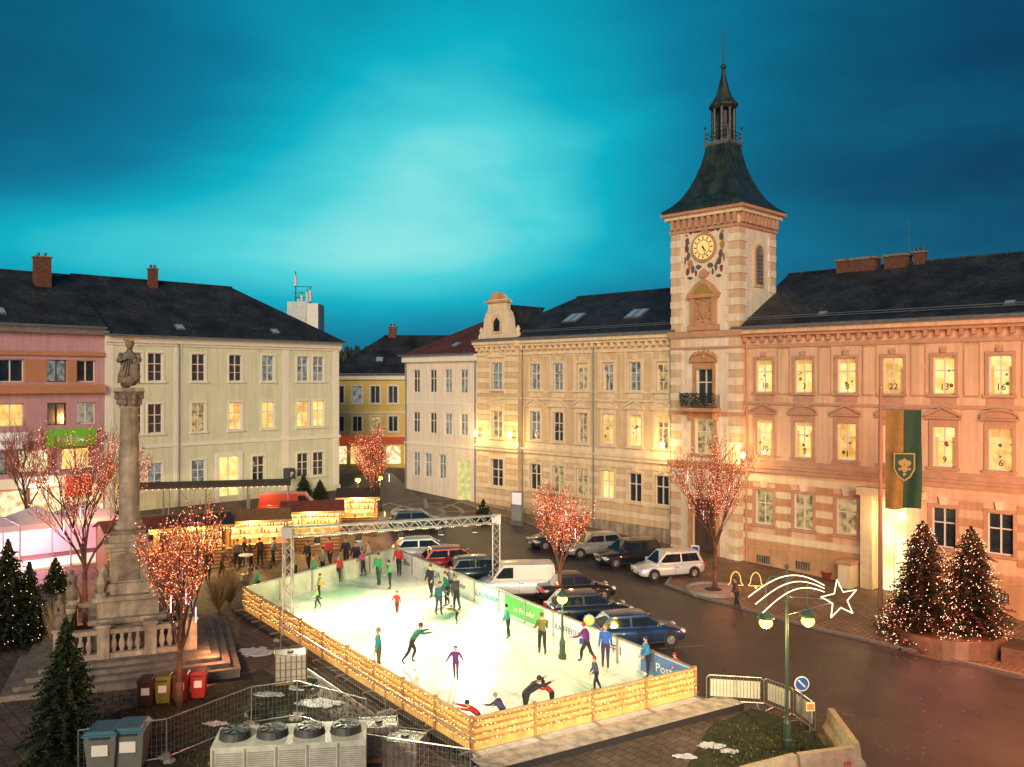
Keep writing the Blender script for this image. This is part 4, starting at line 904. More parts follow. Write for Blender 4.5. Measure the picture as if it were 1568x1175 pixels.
# ================================================================== CARS
def car(name,pos,head,col,kind='hatch',L=4.2,Wd=1.75,H=1.48):
    pm_=mat('car_paint_'+'_'.join('%d'%int(c*100) for c in col),col,.28,metal=.25,coat=.8)
    e=empty(name,pos,head); b=MB(); hw=Wd/2; h2=L/2
    if kind=='van': st=[(-h2,.35,.95,.90),(-h2+.1,.22,1.0,.97),(-1.2,.2,1.02,1),(.6,.2,1.02,1),(1.2,.2,1.0,.98),(h2-.35,.22,.9,.93),(h2-.08,.28,.72,.85),(h2,.35,.6,.72)]
    else: st=[(-h2,.42,.80,.80),(-h2+.08,.28,.92,.92),(-h2+.5,.2,.95,.98),(-.6,.18,.92,1),(.6,.18,.90,1),(1.05,.2,.90,.98),(h2-.5,.2,.80,.95),(h2-.12,.26,.68,.86),(h2,.34,.56,.74)]
    rings=[]; b.smooth=True
    for x,zl,zb_,wf in st:
        w_=hw*wf; zm=(zl+zb_)*.5
        rings.append(b.add([(x,-w_*.88,zl),(x,-w_,zl+.12),(x,-w_,zm+.05),(x,-w_*.95,zb_-.06),(x,-w_*.82,zb_),(x,w_*.82,zb_),(x,w_*.95,zb_-.06),(x,w_,zm+.05),(x,w_,zl+.12),(x,w_*.88,zl)]))
    for a,c in zip(rings[:-1],rings[1:]):
        for k in range(10): b.face((a+k,c+k,c+(k+1)%10,a+(k+1)%10),pm_)
    b.face([rings[0]+k for k in range(10)],pm_);b.face([rings[-1]+k for k in range(10)][::-1],pm_); b.smooth=False
    if kind=='van': xs=(-h2+.05,-h2+.15,.75,1.45); Ht=1.82
    elif kind=='hatch': xs=(-h2+.12,-h2+.62,.25,1.15);Ht=H
    elif kind=='suv': xs=(-h2+.08,-h2+.42,.4,1.15);Ht=H+.12
    else: xs=(-h2+.55,-h2+1.15,.2,1.1);Ht=H
    zb_=.90 if kind!='van' else .99; wb=hw*.86;wt=hw*.70 if kind!='van' else hw*.82
    P=lambda x,y,z:Vector((x,y,z))
    for s_ in(-1,1):
        b.poly([P(xs[0],s_*wb,zb_-.05),P(xs[3],s_*wb,zb_-.05),P(xs[2],s_*wt,Ht-.04),P(xs[1],s_*wt,Ht-.07)],pm_)
        def sd(x,t): return P(x,s_*(wb+(wt-wb)*t+.006),zb_+(Ht-.06-zb_)*t)
        x0=lambda t:xs[0]+(xs[1]-xs[0])*t;x3=lambda t:xs[3]+(xs[2]-xs[3])*t
        if kind=='van': b.poly([sd(.25,.12),sd(x3(.12)-.12,.12),sd(x3(.85)-.1,.85),sd(.25,.85)],carglass)
        else:
            xm=(xs[1]+xs[2])/2+.1
            b.poly([sd(x0(.1)+.22,.12),sd(xm-.05,.12),sd(xm-.05,.84),sd(x0(.84)+.16,.84)],carglass);b.poly([sd(xm+.05,.12),sd(x3(.12)-.16,.12),sd(x3(.84)-.1,.84),sd(xm+.05,.84)],carglass)
        b.box(xs[3]-.35,xs[3]-.15,min(s_*(hw*.9),s_*(hw*1.1)),max(s_*(hw*.9),s_*(hw*1.1)),zb_+.02,zb_+.16,pm_)
        b.box(-.05,-.035,min(s_*hw*.9,s_*(hw+.004)),max(s_*hw*.9,s_*(hw+.004)),.3,zb_-.08,blackp)
        b.box(-.3,-.12,min(s_*hw*.9,s_*(hw+.02)),max(s_*hw*.9,s_*(hw+.02)),zb_-.2,zb_-.17,blackp)
        b.box(-h2*.55,h2*.55,min(s_*hw*.9,s_*(hw+.012)),max(s_*hw*.9,s_*(hw+.012)),.2,.29,blackp)
        for xw in(-h2+.78,h2-.80):
            yo=s_*(hw+.012);yi=s_*(hw-.2)
            b.cyl((xw,yi,.33),(xw,yo,.33),.37,.37,18,blackp); b.cyl((xw,yi,.315),(xw,yo+s_*.015,.315),.31,.31,18,tyre); b.cyl((xw,yo,.315),(xw,yo+s_*.022,.315),.20,.19,10,hub)
            for j in range(5):
                a=j*1.257; b.cyl((xw+.03*math.cos(a),yo+s_*.026,.315+.03*math.sin(a)),(xw+.19*math.cos(a),yo+s_*.026,.315+.19*math.sin(a)),.02,.02,4,hub)
    xm=(xs[1]+xs[2])/2
    b.smooth=True
    r1=b.add([P(xs[1],-wt,Ht-.07),P(xs[1],-wt*.6,Ht-.03),P(xs[1],wt*.6,Ht-.03),P(xs[1],wt,Ht-.07)]);r2=b.add([P(xm,-wt,Ht-.04),P(xm,-wt*.6,Ht+.02),P(xm,wt*.6,Ht+.02),P(xm,wt,Ht-.04)]);r3=b.add([P(xs[2],-wt,Ht-.04),P(xs[2],-wt*.6,Ht),P(xs[2],wt*.6,Ht),P(xs[2],wt,Ht-.04)])
    for a,c in((r1,r2),(r2,r3)):
        for k in range(3): b.face((a+k,c+k,c+k+1,a+k+1),pm_)
    b.smooth=False
    for (xb,xt,zt_) in((xs[3],xs[2],Ht-.04),(xs[0],xs[1],Ht-.07)):
        b.poly([P(xb,-wb,zb_-.05),P(xb,wb,zb_-.05),P(xt,wt,zt_),P(xt,wt*.6,zt_+.04),P(xt,-wt*.6,zt_+.04),P(xt,-wt,zt_)],pm_)
        o=.008 if xb>xt else -.008
        g0=lambda t,sg:P(xb+(xt-xb)*t+o,sg*(wb+(wt-wb)*t-.09),zb_-.05+(zt_-zb_+.05)*t+.004)
        b.poly([g0(.16,-1),g0(.16,1),g0(.92,1),g0(.92,-1)],carglass)
    for s_ in(-1,1):
        b.box(h2-.30,h2-.045,min(s_*hw*.48,s_*hw*.84),max(s_*hw*.48,s_*hw*.84),.56,.69,headl)
        b.box(-h2-.01,-h2+.14,min(s_*hw*.58,s_*hw*.9),max(s_*hw*.58,s_*hw*.9),.66,.86,taill)
    b.box(h2-.05,h2+.012,-.42,.42,.36,.5,blackp);b.box(h2+.0,h2+.022,-.25,.25,.38,.48,platem);b.box(-h2-.02,-h2,-.25,.25,.52,.62,platem)
    b.box(-h2-.015,-h2+.05,-hw*.75,hw*.75,.30,.40,blackp)
    b.build('body',e); return e
white=(.72,.72,.70);navy=(.012,.04,.12);blk=(.015,.016,.02);redc=(.36,.03,.02);grey=(.30,.30,.29)
CARS=[(975,985,12,navy,'hatch'),(902,950,14,(.012,.022,.045),'hatch'),(880,918,16,blk,'sedan'),(790,912,188,white,'van'),(738,890,15,(.015,.04,.05),'hatch'),(697,874,14,redc,'hatch'),(652,858,12,(.62,.62,.55),'hatch'),
(1022,883,198,white,'suv'),(962,864,200,blk,'suv'),(908,850,200,grey,'hatch'),(855,838,200,(.03,.03,.04),'hatch'),(640,812,10,(.03,.04,.05),'hatch')]
for px,py,hd,c,kd in CARS:
    p=site(px,py); car('parked_van' if kd=='van' else 'parked_car',(p.x,p.y,p.z+.01),math.radians(hd),c,kd)
p=site(452,790); e=car('parked_van',(p.x,p.y,p.z),math.radians(10),(.5,.05,.02),'van',5.4,2.0)

# ================================================================== PEOPLE
PM={}
def cm(c):
    k=tuple(round(x,3) for x in c)
    if k not in PM: PM[k]=mat('cloth_%d'%len(PM),c,.85,.25,9,.3)
    return PM[k]
bootm=mat('skate_boot',(.04,.04,.045),.5); blade=mat('skate_blade',(.6,.6,.6),.3,metal=.9)
def person(name,pos,head,h=1.72,jacket=(.05,.1,.3),pants=(.02,.02,.03),hat=(.1,.05,.03),lean=8,armL=(15,14,30),armR=(-12,14,30),legL=(14,10),legR=(-12,12),skates=True):
    s=h/1.75; r_=math.radians
    V=Vector; verts=[];edges=[];rad=[];lab=[]
    def vt(p,r0,l_): verts.append(V(p));rad.append(r0);lab.append(l_);return len(verts)-1
    pel=vt((0,0,0),.14,'p'); td=V((math.sin(r_(lean)),0,math.cos(r_(lean))))
    sp=vt(td*.2,.145,'j');ch=vt(td*.42,.175,'j');nk=vt(td*.55,.068,'j'); hd_=V((math.sin(r_(lean*.5)),0,math.cos(r_(lean*.5)))); hb1=vt(td*.55+hd_*.07,.055,'s')
    edges+=[(pel,sp),(sp,ch),(ch,nk),(nk,hb1)]; hands=[];feet=[]
    for sg,arm in((1,armL),(-1,armR)):
        sh=vt(td*.46+V((0,sg*.19,0)),.08,'j'); a,ab,el=arm
        d1=V((math.sin(r_(a+lean))*math.cos(r_(ab)),sg*math.sin(r_(ab)),-math.cos(r_(a+lean))*math.cos(r_(ab))))
        e1=vt(verts[sh]+d1*.29,.060,'j'); b2=a+lean+el; d2=V((math.sin(r_(b2))*math.cos(r_(ab*.7)),sg*math.sin(r_(ab*.7)),-math.cos(r_(b2))*math.cos(r_(ab*.7))))
        w1=vt(verts[e1]+d2*.24,.044,'j'); h1=vt(verts[w1]+d2*.08,.036,'h'); edges+=[(ch,sh),(sh,e1),(e1,w1),(w1,h1)]; hands.append((h1,d2,sg))
    for sg,lg in((1,legL),(-1,legR)):
        hp=vt((0,sg*.10,-.05),.11,'p'); a,k=lg; d1=V((math.sin(r_(a)),0,-math.cos(r_(a)))); kn=vt(verts[hp]+d1*.42,.075,'p'); b2=a-k; d2=V((math.sin(r_(b2)),sg*.02,-math.cos(r_(b2)))); md=vt(verts[kn]+d2*.18,.07,'p'); an=vt(verts[kn]+d2*.42,.052,'b')
        fx=V((math.cos(r_(b2)),0,math.sin(r_(b2)))); toe=vt(verts[an]+fx*.17+V((0,0,-.03)),.042,'b'); edges+=[(pel,hp),(hp,kn),(kn,md),(md,an),(an,toe)]; feet.append((an,toe))
    bm=bmesh.new(); sk=bm.verts.layers.skin.verify(); bv=[]
    for i,(p_,r0) in enumerate(zip(verts,rad)):
        v=bm.verts.new(p_); v[sk].radius=(r0,r0); v[sk].use_root=(i==0); bv.append(v)
    for a,b_ in edges: bm.edges.new((bv[a],bv[b_]))
    me=bpy.data.meshes.new('tmp');bm.to_mesh(me);bm.free(); ob=bpy.data.objects.new('tmp',me);scene.collection.objects.link(ob)
    ob.modifiers.new('s','SKIN');sb=ob.modifiers.new('u','SUBSURF');sb.levels=1
    dg=bpy.context.evaluated_depsgraph_get();m2=bpy.data.meshes.new_from_object(ob.evaluated_get(dg)); bpy.data.objects.remove(ob)
    J=cm(jacket);Pn=cm(pants);Ht=cm(hat); ms={'j':J,'p':Pn,'s':skin,'h':skin,'b':bootm}
    segs=[(verts[a],verts[b_],lab[b_]) for a,b_ in edges]
    b=MB(); b.smooth=True
    i0=b.add([v.co for v in m2.vertices])
    for pf in m2.polygons:
        c=pf.center; best=None;bd=9
        for a,e_,lb_ in segs:
            ab_=e_-a; t=max(0,min(1,(c-a).dot(ab_)/ab_.length_squared)); dd=(c-(a+ab_*t)).length
            if dd<bd: bd=dd;best=lb_
        b.face([i0+k for k in pf.vertices],ms[best])
    bpy.data.meshes.remove(m2)
    hc=td*.55+hd_*.17; fwd=V((math.cos(r_(lean*.5)),0,-math.sin(r_(lean*.5)))); sd=V((0,1,0))
    b.sph(hc,.098,skin,12,(1,.82,1.2)); b.sph(hc-fwd*.018+hd_*.03,.106,Ht,12,(1,.9,1.05)); b.sph(hc+fwd*.1-hd_*.01,.017,skin,6,(1,.8,1.3))
    for sg in(-1,1):
        b.sph(hc+fwd*.085+sd*sg*.034+hd_*.012,.011,blackp,6); b.sph(hc+sd*sg*.08-hd_*.005,.022,skin,6,(.7,.5,1.3))
    b.cyl(hc+fwd*.092-hd_*.05+sd*.022,hc+fwd*.092-hd_*.05-sd*.022,.006,.006,4,cm((.3,.08,.07)))
    for h1,d2,sg in hands:
        base=verts[h1]; side=d2.cross(V((0,sg,0)));side=side.normalized() if side.length>.1 else V((1,0,0))
        for k in range(4):
            o=side*(.026*(k-1.5)/1.5); L_=(.055,.065,.06,.046)[k]; m_=base+o+d2*(.02+L_*.6); b.cyl(base+o,m_,.010,.009,5,skin); b.cyl(m_,m_+(d2+V((0,-sg*.6,0))).normalized()*L_*.5,.009,.007,5,skin)
        b.cyl(base-d2*.03+side*.02,base+side*.055+d2*.015,.011,.008,5,skin)
    for an,toe in feet:
        if skates:
            a=verts[an]+V((-.06,0,-.09));c=verts[toe]+V((.03,0,-.05)); b.smooth=False; b.cyl(a,c,.012,.012,4,blade); b.smooth=True
    low=min(v[2] for v in b.v)
    off_=V((0,0,-low)); b.v=[tuple((V(v)+off_)*s) for v in b.v]
    return b.build(name,None,pos,head)
def rinkpos(px,py): return site(px,py)+UP*PLT
D=math.radians
teal=(.03,.22,.24);purple=(.13,.025,.18);redj=(.45,.03,.03);blue=(.03,.12,.42);dk=(.02,.02,.025);olive=(.08,.11,.03);grnj=(.05,.35,.14);pinkj=(.45,.08,.2);yel=(.5,.38,.05)
HATS=[(.05,.03,.02),(.12,.07,.03),(.3,.03,.03),(.02,.02,.02),(.2,.2,.2)]
def P_(px,py,h,j,pn=dk,hd=0,nm='skater',**k):
    p=rinkpos(px,py) if nm.startswith('skater') else site(px,py)
    if 'legL' not in k:
        a=R.uniform(3,20); k['legL']=(a,a*.8+4); k['legR']=(-a*.8,R.uniform(4,14))
    return person(nm,p,D(hd),h,j,pn,k.pop('hat',R.choice(HATS)),**k)
P_(580,1038,1.72,teal,(.12,.08,.04),200,armL=(10,8,10),armR=(0,8,10),legL=(3,4),legR=(-3,4),lean=3)
P_(630,1024,1.72,(.03,.13,.10),dk,15,lean=38,armL=(35,30,20),armR=(50,25,15),legL=(25,45),legR=(-20,20),hat=(.1,.05,.02))
P_(698,1049,1.3,purple,(.10,.03,.12),260,lean=8,armL=(10,38,10),armR=(10,34,10),legL=(10,10),legR=(-8,10),hat=(.15,.03,.2))
P_(608,948,1.12,redj,(.1,.02,.02),250,lean=5,armL=(10,25,10),armR=(10,25,10))
P_(898,1022,1.65,purple,dk,150,lean=14,armL=(25,20,40),armR=(-30,20,20),legL=(28,25),legR=(-22,15),hat=(.3,.03,.05))
P_(927,1030,1.72,blue,(.05,.03,.10),265,lean=4,armL=(8,10,15),armR=(5,10,15),legL=(6,6),legR=(-6,8),hat=(.3,.2,.1))
P_(913,1068,1.35,(.06,.06,.14),dk,200,lean=10)
P_(830,1010,1.72,(.12,.12,.03),dk,100,lean=6,armL=(20,12,40),armR=(10,12,50))
P_(778,985,1.5,(.04,.25,.22),dk,200,lean=10)
P_(660,922,1.7,dk,dk,240);P_(672,948,1.6,(.03,.12,.16),(.03,.06,.09),300,lean=12);P_(684,935,1.72,(.02,.18,.14),dk,200);P_(699,942,1.7,(.05,.05,.06),dk,150,lean=8);P_(690,920,1.5,(.1,.1,.1),dk,90)
P_(700,962,1.0,olive,dk,200,lean=50,armL=(40,10,10),armR=(40,10,10),legL=(20,40),legR=(10,30))
P_(488,925,1.3,yel,dk,30,lean=10);P_(482,905,1.7,grnj,dk,200);P_(518,898,1.4,redj,dk,100);P_(495,893,1.7,(.2,.2,.1),dk,260);P_(545,882,1.7,dk,dk,270);P_(580,902,1.7,grnj,(.02,.1,.06),250);P_(597,908,1.5,(.05,.3,.1),dk,200);P_(611,888,1.7,redj,dk,260);P_(566,878,1.6,(.5,.4,.3),dk,200);P_(486,938,1.1,(.2,.4,.1),dk,200);P_(556,888,1.5,pinkj,dk,180);P_(452,900,1.7,(.25,.3,.08),dk,200);P_(472,880,1.7,dk,dk,240)
P_(395,925,1.6,(.05,.35,.15),dk,200,lean=8)
P_(805,1112,1.7,dk,dk,30,lean=62,armL=(35,8,10),armR=(35,8,10),legL=(5,5),legR=(-10,8),nm='skater_bending',hat=(.02,.02,.03))
P_(845,1100,1.35,redj,dk,210,lean=50,armL=(40,10,20),armR=(45,10,20),nm='skater_bending',hat=(.02,.02,.02))
P_(770,1128,1.3,(.06,.04,.12),dk,150,lean=40,nm='skater_bending')
P_(733,1140,1.45,redj,dk,200,lean=50,armL=(50,10,10),armR=(50,10,10),nm='skater_bending',hat=(.02,.02,.02))
P_(992,1045,1.6,(.03,.2,.4),dk,200,lean=10);P_(1040,1056,1.3,redj,dk,210,lean=30,hat=(.3,.02,.02))
for (x,y,h,j,a) in((372,868,1.72,dk,20),(384,872,1.7,(.05,.05,.06),200),(398,866,1.6,(.1,.05,.03),140),(363,872,1.7,(.15,.12,.1),300),(446,868,1.7,(.2,.15,.05),90),(340,885,1.65,(.2,.05,.03),10),(318,890,1.7,dk,100),(1128,935,1.7,(.12,.06,.04),190),(530,868,1.7,dk,270),(505,868,1.7,redj,250),(550,862,1.7,(.3,.3,.28),250),(418,868,1.7,(.08,.1,.15),40)):
    P_(x,y,h,j,dk,a,nm='pedestrian',skates=False)
p=site(376,880); b=MB(); b.cyl((p.x,p.y,p.z),(p.x,p.y,p.z+1.08),.04,.04,8,steel); b.cyl((p.x,p.y,p.z+1.08),(p.x,p.y,p.z+1.12),.4,.4,18,whitetrim); b.cyl((p.x,p.y,p.z),(p.x,p.y,p.z+.03),.28,.28,14,steel); b.build('bar_table')

# ================================================================== MARKET STALLS
dkroof=mat('stall_roof_dark',(.05,.032,.025),.8,.4,3,.3)
rdroof=mat('stall_roof_red',(.22,.05,.025),.8,.35,3,.3)
glowp=litmat('stall_interior_glow',(.75,.30,.06),(1,.76,.30),1.9,2.5)
def stall(name,px,py,rot,w_=3.6,d_=2.4,h=2.5,E=60,roofm=None):
    p=site(px,py); e=empty(name,p,rot); b=MB()
    for x in(-w_/2,w_/2):
        for y in(0,d_): b.box(x-.06,x+.06,y-.06,y+.06,-.2,h,wood)
    for k in range(10):
        z=.0+.105*k; b.box(-w_/2+.06,w_/2-.06,-.03,.0,z,z+.098,wood if k%2 else woodL)
    b.box(-w_/2-.05,w_/2+.05,-.35,-.065,1.05,1.1,woodL)
    b.box(-w_/2+.06,w_/2-.06,d_-.02,d_+.02,0,h,woodL)
    b.poly([(-w_/2+.08,d_-.03,1.0),(w_/2-.08,d_-.03,1.0),(w_/2-.08,d_-.03,h),(-w_/2+.08,d_-.03,h)],glowp)
    for s_ in(-1,1): b.box(s_*w_/2-.02,s_*w_/2+.02,.07,d_-.07,0,h,wood)
    for z in(1.3,1.75):
        b.box(-w_/2+.1,w_/2-.1,d_-.4,d_-.05,z,z+.03,woodL)
        x=-w_/2+.2
        while x<w_/2-.2:
            hh=R.uniform(.12,.32); b.cyl((x,d_-.2,z+.03),(x,d_-.2,z+.03+hh),.06,.04,6,R.choice([red,gold,whitetrim,grn,blu])); x+=R.uniform(.16,.3)
    for k in range(5): b.cyl((-w_/2+.4+k*.7,-.2,1.1),(-w_/2+.4+k*.7,-.2,1.3+R.random()*.15),.07,.05,6,R.choice([red,gold,whitetrim,blu]))
    rm=roofm or wood
    b.poly([(-w_/2-.25,-.35,h-.02),(w_/2+.25,-.35,h-.02),(w_/2+.25,d_/2,h+.5),(-w_/2-.25,d_/2,h+.5)],rm);b.poly([(-w_/2-.25,d_+.25,h-.02),(w_/2+.25,d_+.25,h-.02),(w_/2+.25,d_/2,h+.5),(-w_/2-.25,d_/2,h+.5)],rm)
    for s_ in(-1,1): b.poly([(s_*w_/2,-.03,h),(s_*w_/2,d_,h),(s_*w_/2,d_/2,h+.46)],woodL)
    b.box(-w_/2-.25,w_/2+.25,-.38,-.355,h-.16,h-.0,woodL)
    x=-w_/2-.25
    while x<w_/2+.3:
        b.octa((x,-.42,h-.2+.03*math.sin(x*9)),.035,bulbW)
        if R.random()<.5: b.octa((x,-.40,h-.2-R.uniform(.1,.3)),.025,bulbW)
        x+=.16
    for s_ in(-.3,.3): b.cyl((s_*w_,d_*.4,h-.05),(s_*w_,d_*.4,h-.15),.09,.09,8,lampG)
    b.build('hut',e); light('stall_light','POINT',e,(0,d_*.2,h-.3),E,(1,.60,.2),.12); light('stall_light','POINT',e,(0,-.6,h-.25),E*.7,(1,.60,.2),.12); return e
for (a,b_,r_,w_,rm) in((297,872,D(28),4.0,dkroof),(385,860,D(18),4.2,wood),(478,842,D(12),3.6,rdroof),(215,880,D(38),3.4,rdroof),(548,815,D(8),2.6,dkroof)):
    stall('market_stall',a,b_,r_,w_,2.4,2.5,340,rm)
p=site(70,872); e=empty('marquee_tent',p,D(42)); b=MB(); tm=mat('tent_fabric',(.75,.6,.62),.6,.05,2)
for x in(-4,-1.3,1.3,4):
    for y in(0,4): b.cyl((x,y,-.2),(x,y,2.6),.05,.05,6,steel)
for x0,x1 in((-4,-1.33),(-1.3,1.27),(1.3,4)):
    c=((x0+x1)/2,2,3.4)
    for a,b2 in(((x0,0,2.6),(x1,0,2.6)),((x1,0,2.6),(x1,4,2.6)),((x1,4,2.6),(x0,4,2.6)),((x0,4,2.6),(x0,0,2.6))): b.poly([a,b2,c],tm)
b.box(-4,4,-.03,-.01,2.3,2.6,tm); b.box(-4,4,4.0,4.02,0,2.6,tm); b.box(-4,4,0.05,3.9,-.2,.12,ice); b.build('tent',e)
light('tent_light','POINT',e,(0,1.5,2.2),700,(1,.36,.48),.2); light('tent_light','POINT',e,(-3,.2,2.2),350,(.5,.75,1),.2); light('tent_light','POINT',e,(2,-1.5,3.2),350,(1,.4,.2),.2)
p=site(315,800); e=empty('shelter_canopy',p,D(14)); b=MB(); b.box(-6,6,0,3.0,2.5,2.7,dkroof)
for x in(-5.8,-2.9,0,2.9,5.8):
    for y in(.15,2.85): b.cyl((x,y,-.2),(x,y,2.5),.06,.06,6,steel)
x=-6
while x<6: b.octa((x,-.04,2.48),.035,bulbW); x+=.4
b.build('canopy',e)
for x in(-4,4): light('canopy_light','POINT',e,(x,1.2,2.2),200,(1,.6,.25),.12)

# ================================================================== STREET FURNITURE
def lamp(px,py,top,heads=2,rot=0,E=220,name='street_lamp',arm=.75,col=(1,.80,.35)):
    p=site(px,py); h=(py-top)*p.y/F; e=empty(name,p,rot); b=MB(); gp=mat('lamp_post_green',(.03,.06,.04),.5)
    b.rev(0,0,[(.17,-.1),(.17,.35),(.13,.4),(.12,.9),(.08,1.0),(.06,1.1),(.045,h-.6),(.03,h)],12,gp); b.sph((0,0,h),.08,gp,8)
    for s_ in([-1,1] if heads==2 else [0]):
        x=s_*arm
        if s_: 
            pts=[Vector((0,0,h-.5)),Vector((x*.4,0,h-.3)),Vector((x*.8,0,h-.32)),Vector((x,0,h-.55)),Vector((x,0,h-1.45))]; b.tube(pts,.025,6,gp)
            pts=[Vector((0,0,h-1.1)),Vector((x*.3,0,h-.95)),Vector((x*.5,0,h-.6))]; b.tube(pts,.018,5,gp)
        zz=h-1.5 if s_ else h
        b.smooth=True
        b.rev(x,0,[(.30,zz-.20),(.26,zz-.13),(.10,zz),(.04,zz+.1)],14,gp); b.sph((x,0,zz-.36),.23,lampY,12,(1,1,.8)); b.smooth=False
        light('lamp_bulb','POINT',e,(x,0,zz-.72),E,col,.14)
    b.build('post',e); return e,h
le,lh=lamp(1205,1148,868,2,D(8),240,col=(1,.74,.22))
b=MB(); star=nosample(mat('led_tube_warm',(.9,.8,.6),.3,em=(1,.78,.46),es=2.0))
def arc(x0,z0,x1,z1,bul,n=14): 
    return [Vector((x0+(x1-x0)*k/n,-.08,z0+(z1-z0)*k/n+bul*math.sin(math.pi*(k/n)*.9))) for k in range(n+1)]
for (x0,z0,x1,z1,bu_) in((-1.4,lh-.95,1.3,lh-.85,.62),(-1.15,lh-1.2,1.3,lh-.93,.55),(-.9,lh-1.5,1.3,lh-1.03,.5)): b.tube(arc(x0,z0,x1,z1,bu_),.017,5,star)
cxs,czs=1.85,lh-1.15; pts=[]
for k in range(10):
    a=math.pi/2+k*math.pi/5+.15; r_=.68 if k%2==0 else .28; pts.append(Vector((cxs+r_*math.cos(a),-.08,czs+r_*math.sin(a))))
b.tube(pts+[pts[0]],.019,5,star); b.tube([Vector((0,-.05,lh-1.0)),Vector((cxs-.3,-.05,czs))],.015,4,steel); b.tube([Vector((0,-.05,lh-1.6)),Vector((cxs-.2,-.05,czs-.1))],.015,4,steel)
b.build('comet_decoration',le)
lamp(861,1015,905,0,0,170,col=(1,.7,.2)); lamp(548,790,728,0,0,300,col=(1,.7,.3));lamp(582,782,725,0,0,300,col=(1,.7,.3))
lamp(1720,1075,700,2,D(-45),1500,arm=.9,col=(1,.45,.15))  # unseen lamp added outside the frame to throw orange on the right wing
lamp(1830,1200,800,2,D(-45),1900,arm=.9,col=(1,.10,.04))  # unseen lamp added outside the frame for the red glow, source unknown
def sign(px,py,top,shape,cols_,rot=0,r_=.3,name='traffic_sign'):
    p=site(px,py); h=(py-top)*p.y/F; e=empty(name,p,rot); b=MB(); b.cyl((0,0,-.1),(0,0,h),.03,.03,8,steel)
    if shape=='disc':
        b.cyl((0,-.04,h-r_),(0,-.06,h-r_),r_,r_,20,cols_[0]); b.cyl((0,-.061,h-r_),(0,-.068,h-r_),r_*.86,r_*.86,20,cols_[1]); b.cyl((-.5*r_,-.075,h-r_+.5*r_),(.4*r_,-.075,h-r_-.4*r_),.03,.03,5,whitetrim)
    else: b.box(-r_,r_,-.07,-.04,h-2*r_,h,cols_[0]); b.box(-r_*.8,r_*.8,-.076,-.071,h-1.7*r_,h-.3*r_,cols_[1])
    b.build('plate_and_post',e)
sb_=mat('sign_blue',(.02,.10,.45),.4)
sign(1227,1110,1035,'disc',(whitetrim,sb_),0,.27);sign(1240,1125,1075,'box',(whitetrim,mat('sign_orange',(.6,.3,.05),.5)),0,.15);sign(902,1010,940,'disc',(sb_,mat('sign_yellow',(.6,.45,.05),.5)),0,.26);sign(892,1012,975,'box',(whitetrim,sb_),0,.18)
sign(1065,880,835,'box',(whitetrim,sb_),D(-30),.25);sign(1178,862,835,'disc',(mat('sign_red_disc',(.5,.03,.03),.5),whitetrim),D(-30),.25)
p=site(792,805); e=empty('information_pylon',p,D(-30)); b=MB(); b.box(-.5,.5,-.1,.1,0,2.6,steel); b.box(-.42,.42,-.11,-.102,1.6,2.5,ws); b.box(-.42,.42,-.11,-.102,.4,1.5,mat('pylon_grey',(.25,.25,.24),.5)); b.build('panel',e)
nb=empty('notice_board',tuple(site(992,822)),HA); b=MB()
for k,c_ in enumerate((whitetrim,mat('poster_green',(.05,.4,.1),.5),mat('poster_red',(.5,.05,.04),.5),whitetrim)): b.box(-1.9+k*.95,-1.05+k*.95,-.08,-.03,.9,2.3,c_); b.box(-1.95+k*.95,-1.0+k*.95,-.03,.02,.85,2.35,steel)
for x in(-1.9,0,1.9): b.cyl((x,0,-.2),(x,0,2.3),.03,.03,6,steel)
b.build('cases',nb)
p=site(1348,960); e=empty('flagpole',p,D(-12)); b=MB(); b.cyl((0,0,-.1),(0,0,11.9),.13,.07,10,mat('pole_paint',(.40,.18,.11),.5)); b.sph((0,0,11.95),.1,gold,8); b.cyl((0,0,10.85),(2.0,0,10.85),.025,.025,6,steel); b.box(-.25,.25,-.25,.25,-.1,.5,steel); b.build('pole',e)
b=MB(); b.smooth=True; fy=mat('flag_yellow',(.26,.15,.035),.8,.15,3);fg=mat('flag_green',(.015,.06,.032),.8,.15,3)
nx,nz=16,24
def fp(i,j): 
    u=i/nx;v=j/nz; return (.25+1.65*u,.16*math.sin(u*10+v*2.5)*(.4+.6*v)+.06*math.sin(v*7),10.82-4.9*v-.05*math.sin(u*6)*v)
i0=b.add([fp(i,j) for j in range(nz+1) for i in range(nx+1)])
for i in range(nx):
    for j in range(nz): k=i0+j*(nx+1)+i; b.face((k,k+1,k+nx+2,k+nx+1),fy if i<nx//2 else fg)
b.smooth=False
ocr=mat('crest_ochre',(.34,.23,.08),.7)
b.poly([(1.07+x,-.21,8.0+z) for x,z in((-.5,.7),(.5,.7),(.5,-.1),(.3,-.5),(0,-.7),(-.3,-.5),(-.5,-.1))],ocr)
b.poly([(1.07+x,-.215,8.0+z) for x,z in((-.43,.63),(.43,.63),(.43,-.08),(.25,-.43),(0,-.62),(-.25,-.43),(-.43,-.08))],fg)
for q9,(x,z,s_) in enumerate(((-.15,.2,.2),(.15,.2,.2),(0,-.05,.22),(0,.35,.12),(-.22,-.1,.09),(.22,-.1,.09),(0,-.35,.1))):
    b.poly([(1.07+x+s_*R.uniform(.6,1)*math.cos(t*.9),-.22-.001*q9,8.0+z+s_*R.uniform(.6,1)*math.sin(t*.9)) for t in range(7)],ocr)
b.build('banner',e)
p=site(1142,905); e=empty('bell_decoration',p,D(-10)); b=MB(); ledg=nosample(mat('led_gold',(.8,.5,.1),.4,em=(1,.6,.15),es=1.2))
